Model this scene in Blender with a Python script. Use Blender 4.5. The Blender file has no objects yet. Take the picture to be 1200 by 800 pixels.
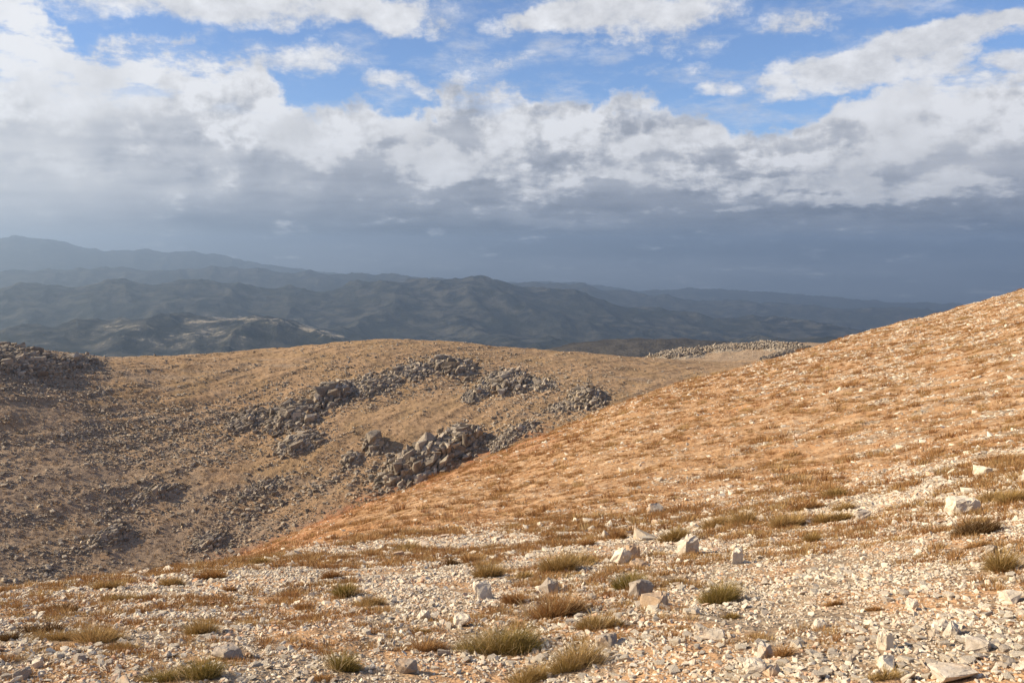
import bpy, bmesh, math, random
import numpy as np
from mathutils import Vector, Matrix, Euler

rng = np.random.default_rng(7)
random.seed(7)
S = bpy.context.scene
COL = S.collection
R = math.radians

# ------------------------------------------------------------------ camera
F = 1039.0                      # focal length in photo pixels (photo is 1200 x 800)
PITCH = math.atan(100.0 / F)    # looking slightly down; eye-level horizon at photo row 300
cam_d = bpy.data.cameras.new('camera')
cam = bpy.data.objects.new('camera', cam_d)
COL.objects.link(cam)
cam.location = (0, 0, 0)
cam.rotation_euler = (math.pi / 2 - PITCH, 0, 0)
cam_d.sensor_width = 36.0
cam_d.lens = 36.0 * F / 1200.0
cam_d.clip_start = 0.1
cam_d.clip_end = 200000.0
S.camera = cam

def pix(px, py):
    """photo pixel -> (azimuth, tan of elevation)"""
    px = np.asarray(px, float); py = np.asarray(py, float)
    cx = (px - 600) / F; cy = (400 - py) / F
    y = math.cos(PITCH) + cy * math.sin(PITCH)
    z = -math.sin(PITCH) + cy * math.cos(PITCH)
    return np.arctan2(cx, y), z / np.hypot(cx, y)

# ------------------------------------------------------------------ sun and sky
SUN_AZ, SUN_EL = R(-94), R(32)
SUN_STRENGTH = 4.8
SKY_STRENGTH = 0.06
EXPO = 0.75               # photo is exposed brighter than exposure 0
CLOUD = 1.0 / 2 ** EXPO   # cloud radiance that shows as 1.0 at that exposure
sund = bpy.data.lights.new('sun', 'SUN')
sund.energy = SUN_STRENGTH
sund.angle = R(0.53)
sund.color = (1.0, 0.84, 0.61)
sun = bpy.data.objects.new('sun', sund)
COL.objects.link(sun)
sdir = Vector((math.sin(SUN_AZ) * math.cos(SUN_EL), math.cos(SUN_AZ) * math.cos(SUN_EL), math.sin(SUN_EL)))
sun.rotation_euler = (-sdir).to_track_quat('-Z', 'Y').to_euler()
sun.location = (-50, 0, 60)

class NT:
    """small helper for writing node trees"""
    def __init__(s, tree): s.t = tree; s.n = tree.nodes; s.l = tree.links
    def node(s, kind, **kw):
        n = s.n.new(kind)
        for k, v in kw.items(): setattr(n, k, v)
        return n
    def put(s, sock, v):
        if isinstance(v, bpy.types.NodeSocket): s.l.new(v, sock)
        elif v is not None: sock.default_value = v
    def m(s, op, a, b=None, c=None, clamp=False):
        n = s.n.new('ShaderNodeMath'); n.operation = op; n.use_clamp = clamp
        s.put(n.inputs[0], a)
        if b is not None: s.put(n.inputs[1], b)
        if c is not None: s.put(n.inputs[2], c)
        return n.outputs[0]
    def v(s, op, a, b=None, c=None, out=0):
        n = s.n.new('ShaderNodeVectorMath'); n.operation = op
        s.put(n.inputs[0], a)
        if b is not None: s.put(n.inputs[1], b)
        if c is not None: s.put(n.inputs[2], c)
        return n.outputs[out]
    def noise(s, vec, scale, detail=4, rough=0.55, lac=2.0, dist=0.0, dims='3D', out='Fac'):
        n = s.n.new('ShaderNodeTexNoise'); n.noise_dimensions = dims
        s.put(n.inputs['Vector'], vec)
        n.inputs['Scale'].default_value = scale; n.inputs['Detail'].default_value = detail
        n.inputs['Roughness'].default_value = rough; n.inputs['Lacunarity'].default_value = lac
        n.inputs['Distortion'].default_value = dist
        return n.outputs[out]
    def vor(s, vec, scale, feature='F1', out='Distance', rand=1.0):
        n = s.n.new('ShaderNodeTexVoronoi'); n.feature = feature
        s.put(n.inputs['Vector'], vec); n.inputs['Scale'].default_value = scale
        n.inputs['Randomness'].default_value = rand
        return n.outputs[out]
    def mr(s, v, a, b, c=0.0, d=1.0, smooth=True):
        n = s.n.new('ShaderNodeMapRange'); n.interpolation_type = 'SMOOTHSTEP' if smooth else 'LINEAR'
        s.put(n.inputs[0], v); s.put(n.inputs[1], a); s.put(n.inputs[2], b); s.put(n.inputs[3], c); s.put(n.inputs[4], d)
        return n.outputs[0]
    def mix(s, f, a, b, mode='MIX'):
        n = s.n.new('ShaderNodeMix'); n.data_type = 'RGBA'; n.blend_type = mode; n.clamp_factor = True
        s.put(n.inputs[0], f)
        for i, x in ((6, a), (7, b)):
            s.put(n.inputs[i], (*x, 1) if isinstance(x, tuple) and len(x) == 3 else x)
        return n.outputs[2]
    def curve(s, v, pts, lo, hi, ylo, yhi):
        """float curve through pts (x, y) given in real units"""
        x = s.mr(v, lo, hi, 0.0, 1.0, smooth=False)
        n = s.n.new('ShaderNodeFloatCurve'); s.put(n.inputs['Value'], x)
        cm = n.mapping; c = cm.curves[0]
        P = [((a - lo) / (hi - lo), (b - ylo) / (yhi - ylo)) for a, b in pts]
        c.points[0].location = P[0]; c.points[1].location = P[-1]
        for p in P[1:-1]: c.points.new(*p)
        cm.update()
        return s.m('MULTIPLY_ADD', n.outputs[0], yhi - ylo, ylo)

def build_world():
    w = bpy.data.worlds.new('World'); S.world = w; w.use_nodes = True
    w.node_tree.nodes.clear()
    T = NT(w.node_tree)
    sky = T.node('ShaderNodeTexSky', sky_type='NISHITA', sun_disc=False)
    sky.sun_elevation = SUN_EL; sky.sun_rotation = SUN_AZ % (2 * math.pi)
    sky.altitude = 2000; sky.air_density = 1.0; sky.dust_density = 0.4; sky.ozone_density = 2.0
    d = T.node('ShaderNodeTexCoord').outputs['Generated']
    sx = T.node('ShaderNodeSeparateXYZ'); T.put(sx.inputs[0], d)
    az = T.m('MULTIPLY', T.m('ARCTAN2', sx.outputs[0], sx.outputs[1]), 180 / math.pi)
    el = T.m('MULTIPLY', T.m('ARCSINE', sx.outputs[2]), 180 / math.pi)
    K = 18.13
    def P(px, py):
        a, t = pix(px, py); return float(np.degrees(a)), float(np.degrees(np.arctan(t)))
    cb = T.node('ShaderNodeCombineXYZ'); T.put(cb.inputs[0], az); T.put(cb.inputs[1], el)
    uv = cb.outputs[0]
    # clouds get flatter towards the horizon: vertical noise frequency grows there
    vv = T.m('MULTIPLY', T.m('LOGARITHM', T.m('ADD', T.m('MAXIMUM', el, -3.0), 4.0), math.e), 16.0)
    cb2 = T.node('ShaderNodeCombineXYZ'); T.put(cb2.inputs[0], T.m('MULTIPLY', az, 1.0)); T.put(cb2.inputs[1], vv)
    st = cb2.outputs[0]
    wn = T.noise(st, 0.16, 5, 0.6, out='Color')
    warp = T.v('MULTIPLY', T.v('SUBTRACT', wn, (0.5, 0.5, 0.5)), (7.0, 3.4, 0.0))
    wuv = T.v('ADD', uv, warp)
    sw = T.node('ShaderNodeSeparateXYZ'); T.put(sw.inputs[0], wuv)
    waz, wel = sw.outputs[0], sw.outputs[1]
    n1 = T.noise(st, 0.30, 8, 0.60)                        # billows
    n1b = T.noise(T.v('ADD', st, (-1.1, 0.9, 0.0)), 0.30, 8, 0.60)   # the same, a step towards the sun
    nL = T.noise(st, 0.12, 3, 0.5); nLb = T.noise(T.v('ADD', st, (-2.0, 2.0, 0.0)), 0.12, 3, 0.5)
    crisp = T.mr(T.noise(T.v('ADD', st, (37.0, 11.0, 0.0)), 0.14, 3, 0.5), 0.40, 0.62, 0.25, 1.25)
    relief = T.m('MULTIPLY', T.m('SUBTRACT', n1, n1b), crisp)
    relief = T.m('MULTIPLY_ADD', T.m('SUBTRACT', nL, nLb), 0.6, relief)
    nf = T.noise(st, 0.9, 6, 0.6); nfb = T.noise(T.v('ADD', st, (-.35, .35, 0)), 0.9, 6, 0.6)
    relief = T.m('MULTIPLY_ADD', T.m('MULTIPLY', T.m('SUBTRACT', nf, nfb), crisp), 0.45, relief)
    # main bank: everything below this line is cloud
    top = [(-300, -60), (0, -10), (60, 18), (100, 58), (160, 52), (250, 55), (310, 85), (345, 118), (372, 132), (415, 124), (450, 140),
           (500, 128), (560, 96), (620, 112), (680, 128), (740, 112), (800, 130), (850, 146), (905, 158),
           (960, 138), (1010, 104), (1050, 92), (1200, 86), (1500, 40)]
    tp = [P(x, y) for x, y in top]; tp = [(-180, 20)] + tp + [(180, 20)]
    tcurve = T.curve(waz, [(a, b) for a, b in tp if -60 < a < 60], -50, 50, 0, 30)
    edge = T.m('ADD', T.m('MULTIPLY', T.m('SUBTRACT', n1, 0.5), 4.2), T.m('MULTIPLY', T.m('SUBTRACT', nf, 0.5), 1.8))
    bank = T.mr(T.m('SUBTRACT', tcurve, T.m('ADD', wel, edge)), -0.35, 0.55)
    gap = T.m('MULTIPLY', T.mr(T.noise(T.v('MULTIPLY', st, (0.7, 1.5, 1.0)), 0.34, 7, 0.66), 0.49, 0.64), T.mr(el, 8.0, 11.0))
    bank = T.m('MULTIPLY', bank, T.m('SUBTRACT', 1.0, T.m('MULTIPLY', gap, 0.85)))
    # fair-weather clouds above it
    def blobs(lst, acc=None, gain=1.0):
        for (px, py, rx, ry, wgt) in lst:
            a, e = P(px, py); ix, iy = K / rx, K / ry
            q = T.v('MULTIPLY_ADD', wuv, (ix, iy, 0), (-a * ix, -e * iy, 0))
            q = T.m('SUBTRACT', 1.0, T.v('DOT_PRODUCT', q, q, out=1), clamp=True)
            acc = T.m('MULTIPLY_ADD', q, wgt * gain, acc if acc is not None else 0.0)
        return acc
    hi = blobs([(150, -2, 130, 30, 1.0), (330, 6, 150, 34, 1.3), (470, 14, 90, 26, .9), (520, 40, 36, 20, .8), (640, 26, 90, 20, .9),
                (740, 14, 150, 34, 1.3), (945, 22, 56, 18, .9), (905, 102, 30, 16, .7), (965, 86, 80, 28, 1.1), (1050, 62, 90, 34, 1.2),
                (1120, 44, 80, 20, .9), (1180, 28, 60, 14, .8), (850, 103, 42, 12, .8), (450, 98, 46, 16, .9), (500, 110, 34, 12, .7),
                (350, 76, 70, 22, 1.0), (610, 72, 40, 12, .6), (690, 52, 60, 14, .35), (780, 56, 80, 14, .6), (800, 84, 60, 12, .45),
                (610, 102, 34, 12, .6), (1185, 80, 40, 14, .7), (1110, 108, 130, 34, .9), (290, 54, 40, 10, .5), (560, 84, 44, 26, .6), (725, 112, 20, 9, .4)])
    # away from the view: broken cloud all round
    side = T.mr(T.noise(st, 0.11, 5, 0.6), 0.50, 0.66)
    away = T.mr(T.m('ABSOLUTE', az), 34, 50)
    above = T.mr(el, 17, 24)
    hi = T.m('ADD', hi, T.m('MULTIPLY', side, T.m('MAXIMUM', away, above)))
    n2 = T.noise(T.v('MULTIPLY', st, (0.9, 1.5, 1.0)), 0.42, 9, 0.70)
    puff = T.mr(T.m('ADD', T.m('MULTIPLY', hi, 0.85), T.m('MULTIPLY', T.m('SUBTRACT', n2, 0.5), 2.3)), 0.18, 0.95)
    puff = T.m('MULTIPLY', puff, 0.97)
    # thin veil
    veil = T.m('MULTIPLY', T.mr(T.noise(T.v('MULTIPLY', st, (0.6, 1.6, 1.0)), 0.3, 8, 0.68), 0.46, 0.72), 0.55)
    cover = T.m('MAXIMUM', T.m('MAXIMUM', bank, puff), veil)
    # grey underside: smooth, streaky near the horizon, lighter higher up
    up = T.curve(T.m('ADD', el, T.m('MULTIPLY', T.m('SUBTRACT', n1, 0.5), 1.6)),
                 [(-6, .26), (-0.5, .255), (0.5, .190), (1.3, .20), (2.2, .30), (3.2, .40), (4.5, .48), (6.5, .54), (8.5, .58), (11, .66), (14, .78), (22, .83)], -6, 22, 0, 1)
    cs = T.node('ShaderNodeCombineXYZ'); T.put(cs.inputs[0], T.m('MULTIPLY', T.m('MULTIPLY_ADD', el, 0.25, az), 0.055)); T.put(cs.inputs[1], T.m('MULTIPLY', el, 0.62))
    streak = T.noise(cs.outputs[0], 1.0, 5, 0.55)
    grey = T.m('ADD', up, T.m('MULTIPLY', T.m('SUBTRACT', streak, 0.5), T.mr(el, -1.0, 3.0, 0.45, 0.50)))
    grey = T.m('ADD', grey, T.m('MULTIPLY', T.m('SUBTRACT', nL, 0.5), T.mr(el, 1.0, 6.0, 0.0, 0.40)))
    grey = T.m('MULTIPLY_ADD', relief, T.mr(el, 1.0, 6.0, 0.05, 0.48), grey)
    grey = T.m('ADD', grey, blobs([(90, 180, 180, 40, -.05), (560, 118, 70, 40, -.10), (720, 140, 80, 30, -.10), (850, 205, 90, 24, -.06), (560, 228, 60, 24, -.05),
                 (1180, 225, 90, 26, -.07), (660, 258, 110, 9, .13), (1010, 262, 150, 12, .15), (1110, 276, 120, 9, .13), (800, 285, 260, 12, -.07), (820, 318, 300, 16, .10),
                 (1080, 298, 220, 12, -.055), (440, 294, 150, 24, .17), (350, 305, 90, 14, .06), (60, 290, 170, 50, .14), (752, 303, 9, 6, .12)]))
    # sunlit cumulus heads with crisp edges
    heads = blobs([(50, 70, 170, 85, 1.1), (250, 95, 160, 50, 1.0), (370, 150, 90, 36, .95), (290, 165, 80, 20, .6), (460, 150, 50, 24, .8),
                 (512, 190, 62, 32, 1.15), (590, 165, 50, 36, .95), (650, 152, 60, 24, .75), (700, 172, 70, 22, .7), (785, 165, 60, 20, .8), (850, 156, 40, 16, .7),
                 (1000, 190, 90, 22, .95), (950, 214, 80, 14, .75), (1110, 112, 150, 44, 1.2), (1180, 160, 60, 24, .75), (1060, 165, 60, 24, .7), (700, 212, 70, 12, .5),
                 (60, 190, 60, 14, .5), (900, 185, 40, 14, .5), (600, 205, 60, 14, .4), (1130, 205, 60, 12, .45),
                 (640, 222, 90, 16, .55), (760, 205, 90, 20, .6), (860, 215, 70, 18, .55), (1010, 225, 110, 18, .65), (1150, 215, 80, 18, .55), (920, 240, 90, 8, .4), (360, 190, 70, 20, .5)])
    rim = T.mr(T.m('SUBTRACT', tcurve, wel), 0.2, 2.2, 0.55, 0.0)
    heads = T.m('ADD', heads, rim)
    nh_ = T.m('ADD', T.m('MULTIPLY', T.m('SUBTRACT', n1, 0.5), 2.6), T.m('MULTIPLY', T.m('SUBTRACT', nf, 0.5), 1.0))
    lit = T.mr(T.m('ADD', heads, nh_), 0.10, 0.80)
    bright = T.m('MULTIPLY_ADD', relief, 1.05, T.mr(el, 3.0, 10.0, 0.78, 0.87))
    lum = T.m('ADD', T.m('MULTIPLY', bright, lit), T.m('MULTIPLY', grey, T.m('SUBTRACT', 1.0, lit)))
    left = T.mr(az, -42, -6, 1.0, 0.0)                     # brighter air towards the sun
    lum = T.m('ADD', lum, T.m('MULTIPLY', T.m('MULTIPLY', left, T.m('SUBTRACT', 1.0, lit)), 0.36))
    lum = T.m('MAXIMUM', lum, 0.13)
    lum = T.m('MINIMUM', lum, 0.93)
    # high puffs are white with slightly grey bases
    plum = T.m('ADD', 0.80, T.m('MULTIPLY', T.m('SUBTRACT', n2, T.noise(T.v('ADD', T.v('MULTIPLY', st, (1.0, 1.35, 1.0)), (-.8, 1.0, 0)), 0.42, 5, 0.6)), 0.7))
    lum = T.m('ADD', T.m('MULTIPLY', lum, bank), T.m('MULTIPLY', plum, T.m('SUBTRACT', 1.0, bank)))
    # tint: shaded cloud is blue-grey, lit cloud is white
    tint = T.mix(T.mr(lum, 0.12, 0.75, smooth=False), (0.87, 0.97, 1.20), (0.985, 0.99, 1.02))
    tint = T.mix(T.m('MULTIPLY', left, T.mr(lum, 0.1, 0.5, 0.7, 0.0)), tint, (0.66, 0.97, 1.46))
    ccol = T.v('SCALE', tint, None); ccol.node.inputs['Scale'].default_value = 1
    T.put(ccol.node.inputs['Scale'], T.m('MULTIPLY', lum, CLOUD / SKY_STRENGTH))
    skyc = T.mix(1.0, sky.outputs[0], (1.22, 1.36, 1.60), 'MULTIPLY')
    bg = T.node('ShaderNodeBackground'); bg.inputs['Strength'].default_value = SKY_STRENGTH
    T.put(bg.inputs['Color'], T.mix(cover, skyc, ccol))
    out = T.node('ShaderNodeOutputWorld'); T.l.new(bg.outputs[0], out.inputs[0])
    w.cycles.sampling_method = 'MANUAL'; w.cycles.sample_map_resolution = 512
build_world()

S.view_settings.view_transform = 'Standard'
S.view_settings.look = 'None'
S.view_settings.exposure = EXPO
S.view_settings.gamma = 1.0
S.view_settings.use_curve_mapping = False
S.render.engine = 'CYCLES'
S.cycles.use_denoising = True
S.cycles.max_bounces = 5
S.cycles.diffuse_bounces = 3
S.cycles.transparent_max_bounces = 6
S.cycles.volume_bounces = 0
S.render.film_transparent = False

# ------------------------------------------------------------------ numeric helpers
_perm = rng.permutation(4096)
_g = rng.uniform(0, 2 * np.pi, 4096); _gx, _gy = np.cos(_g), np.sin(_g)
def perlin(x, y, seed=0):
    xi = np.floor(x).astype(np.int64); yi = np.floor(y).astype(np.int64)
    fx = x - xi; fy = y - yi
    u = fx ** 3 * (fx * (fx * 6 - 15) + 10); v = fy ** 3 * (fy * (fy * 6 - 15) + 10)
    def g(ix, iy, dx, dy):
        h = _perm[(_perm[(ix + seed * 131) & 4095] + iy) & 4095]
        return _gx[h] * dx + _gy[h] * dy
    a = g(xi, yi, fx, fy); b = g(xi + 1, yi, fx - 1, fy)
    c = g(xi, yi + 1, fx, fy - 1); d = g(xi + 1, yi + 1, fx - 1, fy - 1)
    return (a + (b - a) * u) * (1 - v) + (c + (d - c) * u) * v
def fbm(x, y, octv=4, gain=0.5, seed=0):
    s = 0; a = 1.0
    for i in range(octv):
        s = s + a * perlin(x, y, seed + i); x = x * 2.03 + 3.1; y = y * 2.03 - 1.7; a *= gain
    return s
def ridged(x, y, octv=5, gain=0.5, seed=0):
    s = 0; a = 1.0; w = 1.0
    for i in range(octv):
        n = (1 - 2.0 * np.abs(perlin(x, y, seed + i))) * w
        s = s + a * n; w = np.clip(n, 0, 1); x = x * 2.05 + 5.3; y = y * 2.05 + 1.1; a *= gain
    return s
def sstep(x, a, b):
    t = np.clip((x - a) / (b - a), 0, 1); return t * t * (3 - 2 * t)

def pchip(X, Y, q):
    """monotone cubic per column. X, Y: (k, n); q: (m, n) -> (m, n)"""
    h = np.diff(X, axis=0); d = np.diff(Y, axis=0) / h
    s = np.zeros_like(Y)
    w1 = 2 * h[1:] + h[:-1]; w2 = h[1:] + 2 * h[:-1]
    ok = d[1:] * d[:-1] > 0
    with np.errstate(divide='ignore', invalid='ignore'):
        s[1:-1] = np.where(ok, (w1 + w2) / (w1 / d[:-1] + w2 / d[1:]), 0)
    s[0] = d[0]; s[-1] = d[-1]
    out = np.zeros_like(q)
    for k in range(len(X) - 1):
        last = k == len(X) - 2
        m = (q >= X[k]) & ((q <= X[k + 1]) if last else (q < X[k + 1]))
        t = (q - X[k]) / h[k]
        val = ((1 + 2 * t) * (1 - t) ** 2 * Y[k] + t * (1 - t) ** 2 * h[k] * s[k] + t * t * (3 - 2 * t) * Y[k + 1] + t * t * (t - 1) * h[k] * s[k + 1])
        out = np.where(m, val, out)
    return out

def knot_curve(pts, az):
    """pts of (px, py or ('z', z), r) -> tan elevation and log r at the azimuths az"""
    A, E, L = [], [], []
    for px, py, r in pts:
        if isinstance(py, tuple):
            a, _ = pix(px, 500); e = py[1] / r
        else:
            a, e = pix(px, py)
        A.append(float(a)); E.append(float(e)); L.append(math.log(r))
    A = np.array(A); E = np.array(E); L = np.array(L)
    A = np.concatenate([[-math.pi], [A[0] - 0.3], A, [A[-1] + 0.3], [math.pi]])
    eb, lb = (E[0] + E[-1]) / 2, (L[0] + L[-1]) / 2
    E = np.concatenate([[eb], [E[0]], E, [E[-1]], [eb]]); L = np.concatenate([[lb], [L[0]], L, [L[-1]], [lb]])
    fa = np.linspace(-math.pi, math.pi, 7201)
    e = np.interp(fa, A, E); l = np.interp(fa, A, L)
    k = np.exp(-0.5 * (np.arange(-40, 41) / 11.0) ** 2); k /= k.sum()
    e = np.convolve(np.pad(e, 40, mode='wrap'), k, 'valid'); l = np.convolve(np.pad(l, 40, mode='wrap'), k, 'valid')
    return np.interp(az, fa, e), np.interp(az, fa, l)

# ------------------------------------------------------------------ shape of the near ground
Z = lambda z: ('z', z)
NEAR = [
    [(0, Z(-1.55), .6), (1200, Z(-1.5), .6)],
    [(-300, 800, 6.0), (0, 800, 5.6), (600, 800, 5.2), (1200, 800, 4.5), (1500, 800, 4.1)],
    [(-300, 742, 8.6), (0, 736, 8.4), (300, 722, 8.6), (600, 706, 8.6), (900, 692, 8.4), (1200, 676, 7.6), (1500, 660, 6.8)],
    [(-300, 704, 14.5), (0, 689, 15.5), (150, 674, 16.5), (300, 656, 18), (450, 641, 19), (600, 629, 19.5), (800, 609, 19), (1000, 588, 18), (1200, 564, 16), (1500, 540, 13)],
    [(-300, Z(-15), 34), (0, Z(-15), 34), (130, Z(-14.3), 33), (215, 678, 29), (300, 652, 33), (400, 614, 38), (500, 588, 42), (600, 568, 46), (750, 527, 50), (900, 500, 52), (1050, 470, 54), (1200, 440, 54), (1500, 390, 50)],
    [(-300, Z(-34), 70), (0, Z(-34), 70), (130, Z(-29), 64), (215, 676, 44), (300, 646, 54), (400, 605, 68), (500, 565, 82), (600, 525, 100), (700, 485, 122), (750, 465, 132), (870, 430, 158), (940, 410, 172), (1000, 394, 186), (1100, 370, 200), (1200, 340, 215), (1350, 300, 240), (1500, 280, 260)],
    [(-300, 715, 130), (0, 705, 132), (150, 692, 134), (300, 668, 138), (400, 630, 142), (500, 590, 148), (600, 545, 156), (700, 500, 170), (750, 482, 180), (870, 446, 205), (1000, Z(-24), 230), (1200, Z(-18), 260), (1500, Z(-10), 310)],
    [(-300, 560, 168), (0, 553, 168), (150, 545, 172), (300, 520, 178), (400, 490, 184), (500, 470, 190), (600, 455, 200), (700, 445, 212), (750, 440, 222), (870, 433, 250), (1000, Z(-28), 270), (1200, Z(-26), 300), (1500, Z(-20), 340)],
    [(-300, 380, 215), (-100, 392, 215), (0, 403, 215), (60, 411, 218), (110, 418, 222), (180, 419, 226), (260, 413, 232), (380, 402, 238), (450, 397.5, 240), (520, 400, 244), (600, 408, 248), (700, 416, 256), (760, 420, 262), (850, 427, 280), (1000, Z(-34), 300), (1200, Z(-34), 330), (1500, Z(-30), 370)],
    [(-300, Z(-32), 300), (0, Z(-36), 300), (200, Z(-42), 300), (450, Z(-40), 320), (640, Z(-48), 330), (740, 424.5, 335), (800, 424, 335), (850, 424, 335), (900, 420, 340), (1000, 412, 350), (1200, Z(-36), 370), (1500, Z(-30), 400)],
    [(-300, Z(-60), 400), (0, Z(-70), 400), (450, Z(-70), 400), (640, Z(-62), 400), (700, Z(-56), 400), (745, 420, 396), (790, 411, 396), (850, 404.5, 396), (900, 401, 396), (960, 402, 396), (1020, 404, 396), (1200, Z(-40), 400), (1500, Z(-40), 420)],
    [(-300, Z(-420), 1500), (0, Z(-420), 1500), (1200, Z(-420), 1500), (1500, Z(-420), 1500)],
]
fine = np.linspace(R(-40), R(40), 1300)
def widen(a0, a1, n):
    t = np.linspace(0, 1, n + 1)[1:]; return a0 + (a1 - a0) * t ** 1.8
AZ = np.concatenate([widen(R(-40), -math.pi, 150)[::-1], fine, widen(R(40), math.pi, 150)])
SEG = [30, 110, 110, 170, 150, 45, 170, 190, 50, 40, 36]
CR = [1.0] * 11

def gully_noise(X, Y, r):
    """relief of the ground itself, in metres"""
    n = fbm(X / 1.3, Y / 1.3, 4, .5, 3) * 0.05 * sstep(r, 2, 5)
    n += fbm(X / .75, Y / .55, 3, .6, 5) * 0.085 * sstep(r, 17, 26) * (1 - sstep(r, 90, 200))
    n += fbm(X / 2.6, Y / 2.0, 3, .55, 6) * 0.16 * sstep(r, 20, 40)
    n += fbm(X / 9, Y / 9, 4, .5, 9) * 0.32 * sstep(r, 12, 50)
    n += fbm(X / 34, Y / 34, 3, .5, 15) * 0.8 * sstep(r, 60, 150)
    # strata running obliquely over the far side of the valley
    a = R(48); u = X * math.cos(a) + Y * math.sin(a); v = -X * math.sin(a) + Y * math.cos(a)
    s = ridged(u / 26, v / 5.5, 4, .55, 21)
    n += (s - 0.9) * 0.28 * sstep(r, 135, 165) * (1 - sstep(r, 330, 500))
    return n

def heightfield(knots, az, seg, noise):
    E, L = [], []
    for k in knots:
        e, l = knot_curve(k, az); E.append(e); L.append(l)
    E = np.array(E); L = np.array(L)
    for i in range(1, len(L)): L[i] = np.maximum(L[i], L[i - 1] + 0.03)
    q = []
    for i, n in enumerate(seg):
        t = np.linspace(0, 1, n, endpoint=False)[:, None]
        q.append(L[i] * (1 - t) + L[i + 1] * t)
    q.append(L[-1][None, :])
    q = np.concatenate(q)
    e = pchip(L, E, q)
    r = np.exp(q); X = r * np.sin(az)[None, :]; Y = r * np.cos(az)[None, :]
    Zz = e * r + noise(X, Y, r)
    return q, r, X, Y, Zz

q, rr, GX, GY, GZ = heightfield(NEAR, AZ, SEG, gully_noise)

# lookup table for standing things on the ground
LA = np.linspace(R(-48), R(48), 1080); LR = np.linspace(math.log(1.0), math.log(1400), 2600)
_tmp = np.empty((len(AZ), len(LR)))
sel = np.where((AZ > R(-54)) & (AZ < R(54)))[0]
rows = np.array([np.interp(LR, q[:, c], GZ[:, c]) for c in sel])
HT = np.empty((len(LA), len(LR)))
for j in range(len(LR)): HT[:, j] = np.interp(LA, AZ[sel], rows[:, j])
del _tmp, rows
def H(x, y):
    x = np.asarray(x, float); y = np.asarray(y, float)
    a = np.clip((np.arctan2(x, y) - LA[0]) / (LA[1] - LA[0]), 0, len(LA) - 1.001)
    b = np.clip((np.log(np.hypot(x, y)) - LR[0]) / (LR[1] - LR[0]), 0, len(LR) - 1.001)
    i = a.astype(int); j = b.astype(int); fa = a - i; fb = b - j
    return (HT[i, j] * (1 - fa) + HT[i + 1, j] * fa) * (1 - fb) + (HT[i, j + 1] * (1 - fa) + HT[i + 1, j + 1] * fa) * fb
RV = np.exp(LR)
def ground_at(px, py):
    """where the line of sight through a photo pixel first meets the ground: x, y, z (nan if it misses)"""
    a, e = pix(np.atleast_1d(px), np.atleast_1d(py))
    X = np.full(a.shape, np.nan); Y = X.copy(); ZZ = X.copy()
    for s in range(0, len(a), 4000):
        aa = a[s:s + 4000]; ee = e[s:s + 4000]
        i = np.clip(np.rint((aa - LA[0]) / (LA[1] - LA[0])).astype(int), 0, len(LA) - 1)
        d = HT[i] - ee[:, None] * RV[None, :]
        hit = d >= 0; hit[:, :20] = False
        k = np.argmax(hit, axis=1); ok = hit.any(axis=1)
        k0 = np.maximum(k - 1, 0); ar = np.arange(len(k))
        d0 = d[ar, k0]; d1 = d[ar, k]; f = np.clip(-d0 / np.where(d1 - d0 == 0, 1, d1 - d0), 0, 1)
        r = RV[k0] + (RV[k] - RV[k0]) * f
        r = np.where(ok, r, np.nan)
        X[s:s + 4000] = r * np.sin(aa); Y[s:s + 4000] = r * np.cos(aa); ZZ[s:s + 4000] = r * ee
    return X, Y, ZZ
def to_pix(x, y, z):
    cy = math.cos(PITCH); sy = math.sin(PITCH)
    dep = y * cy - z * sy; up = y * sy + z * cy
    return 600 + F * x / dep, 400 - F * up / dep, dep

# ------------------------------------------------------------------ mesh helpers
def raw_mesh(name, verts, faces_flat, per, attrs=None, smooth=False):
    me = bpy.data.meshes.new(name)
    verts = np.ascontiguousarray(verts, dtype=np.float32); nf = len(faces_flat) // per
    me.vertices.add(len(verts)); me.vertices.foreach_set('co', verts.ravel())
    me.loops.add(nf * per); me.loops.foreach_set('vertex_index', np.ascontiguousarray(faces_flat, dtype=np.int32))
    me.polygons.add(nf); me.polygons.foreach_set('loop_start', np.arange(nf, dtype=np.int32) * per)
    try: me.polygons.foreach_set('loop_total', np.full(nf, per, dtype=np.int32))
    except Exception: pass
    me.update(calc_edges=True)
    me.polygons.foreach_set('use_smooth', np.full(nf, smooth, dtype=bool))
    for k, a in (attrs or {}).items():
        at = me.attributes.new(k, 'FLOAT', 'POINT'); at.data.foreach_set('value', np.ascontiguousarray(a, dtype=np.float32))
    me.update()
    return me
def link(name, me, mat, parent=None, loc=None):
    o = bpy.data.objects.new(name, me); COL.objects.link(o)
    if mat and not me.materials: me.materials.append(mat)
    if parent: o.parent = parent
    if loc is not None: o.location = loc
    return o
def tag(o, label=None, cat=None, group=None, kind=None):
    if label: o['label'] = label
    if cat: o['category'] = cat
    if group: o['group'] = group
    if kind: o['kind'] = kind
    return o
def grid_faces(nr, nc, wrap=False):
    i = np.arange(nr - 1)[:, None] * nc; j = np.arange(nc - 1)[None, :]
    a = (i + j).ravel()
    return np.stack([a, a + 1, a + nc + 1, a + nc], 1).ravel()

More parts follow.
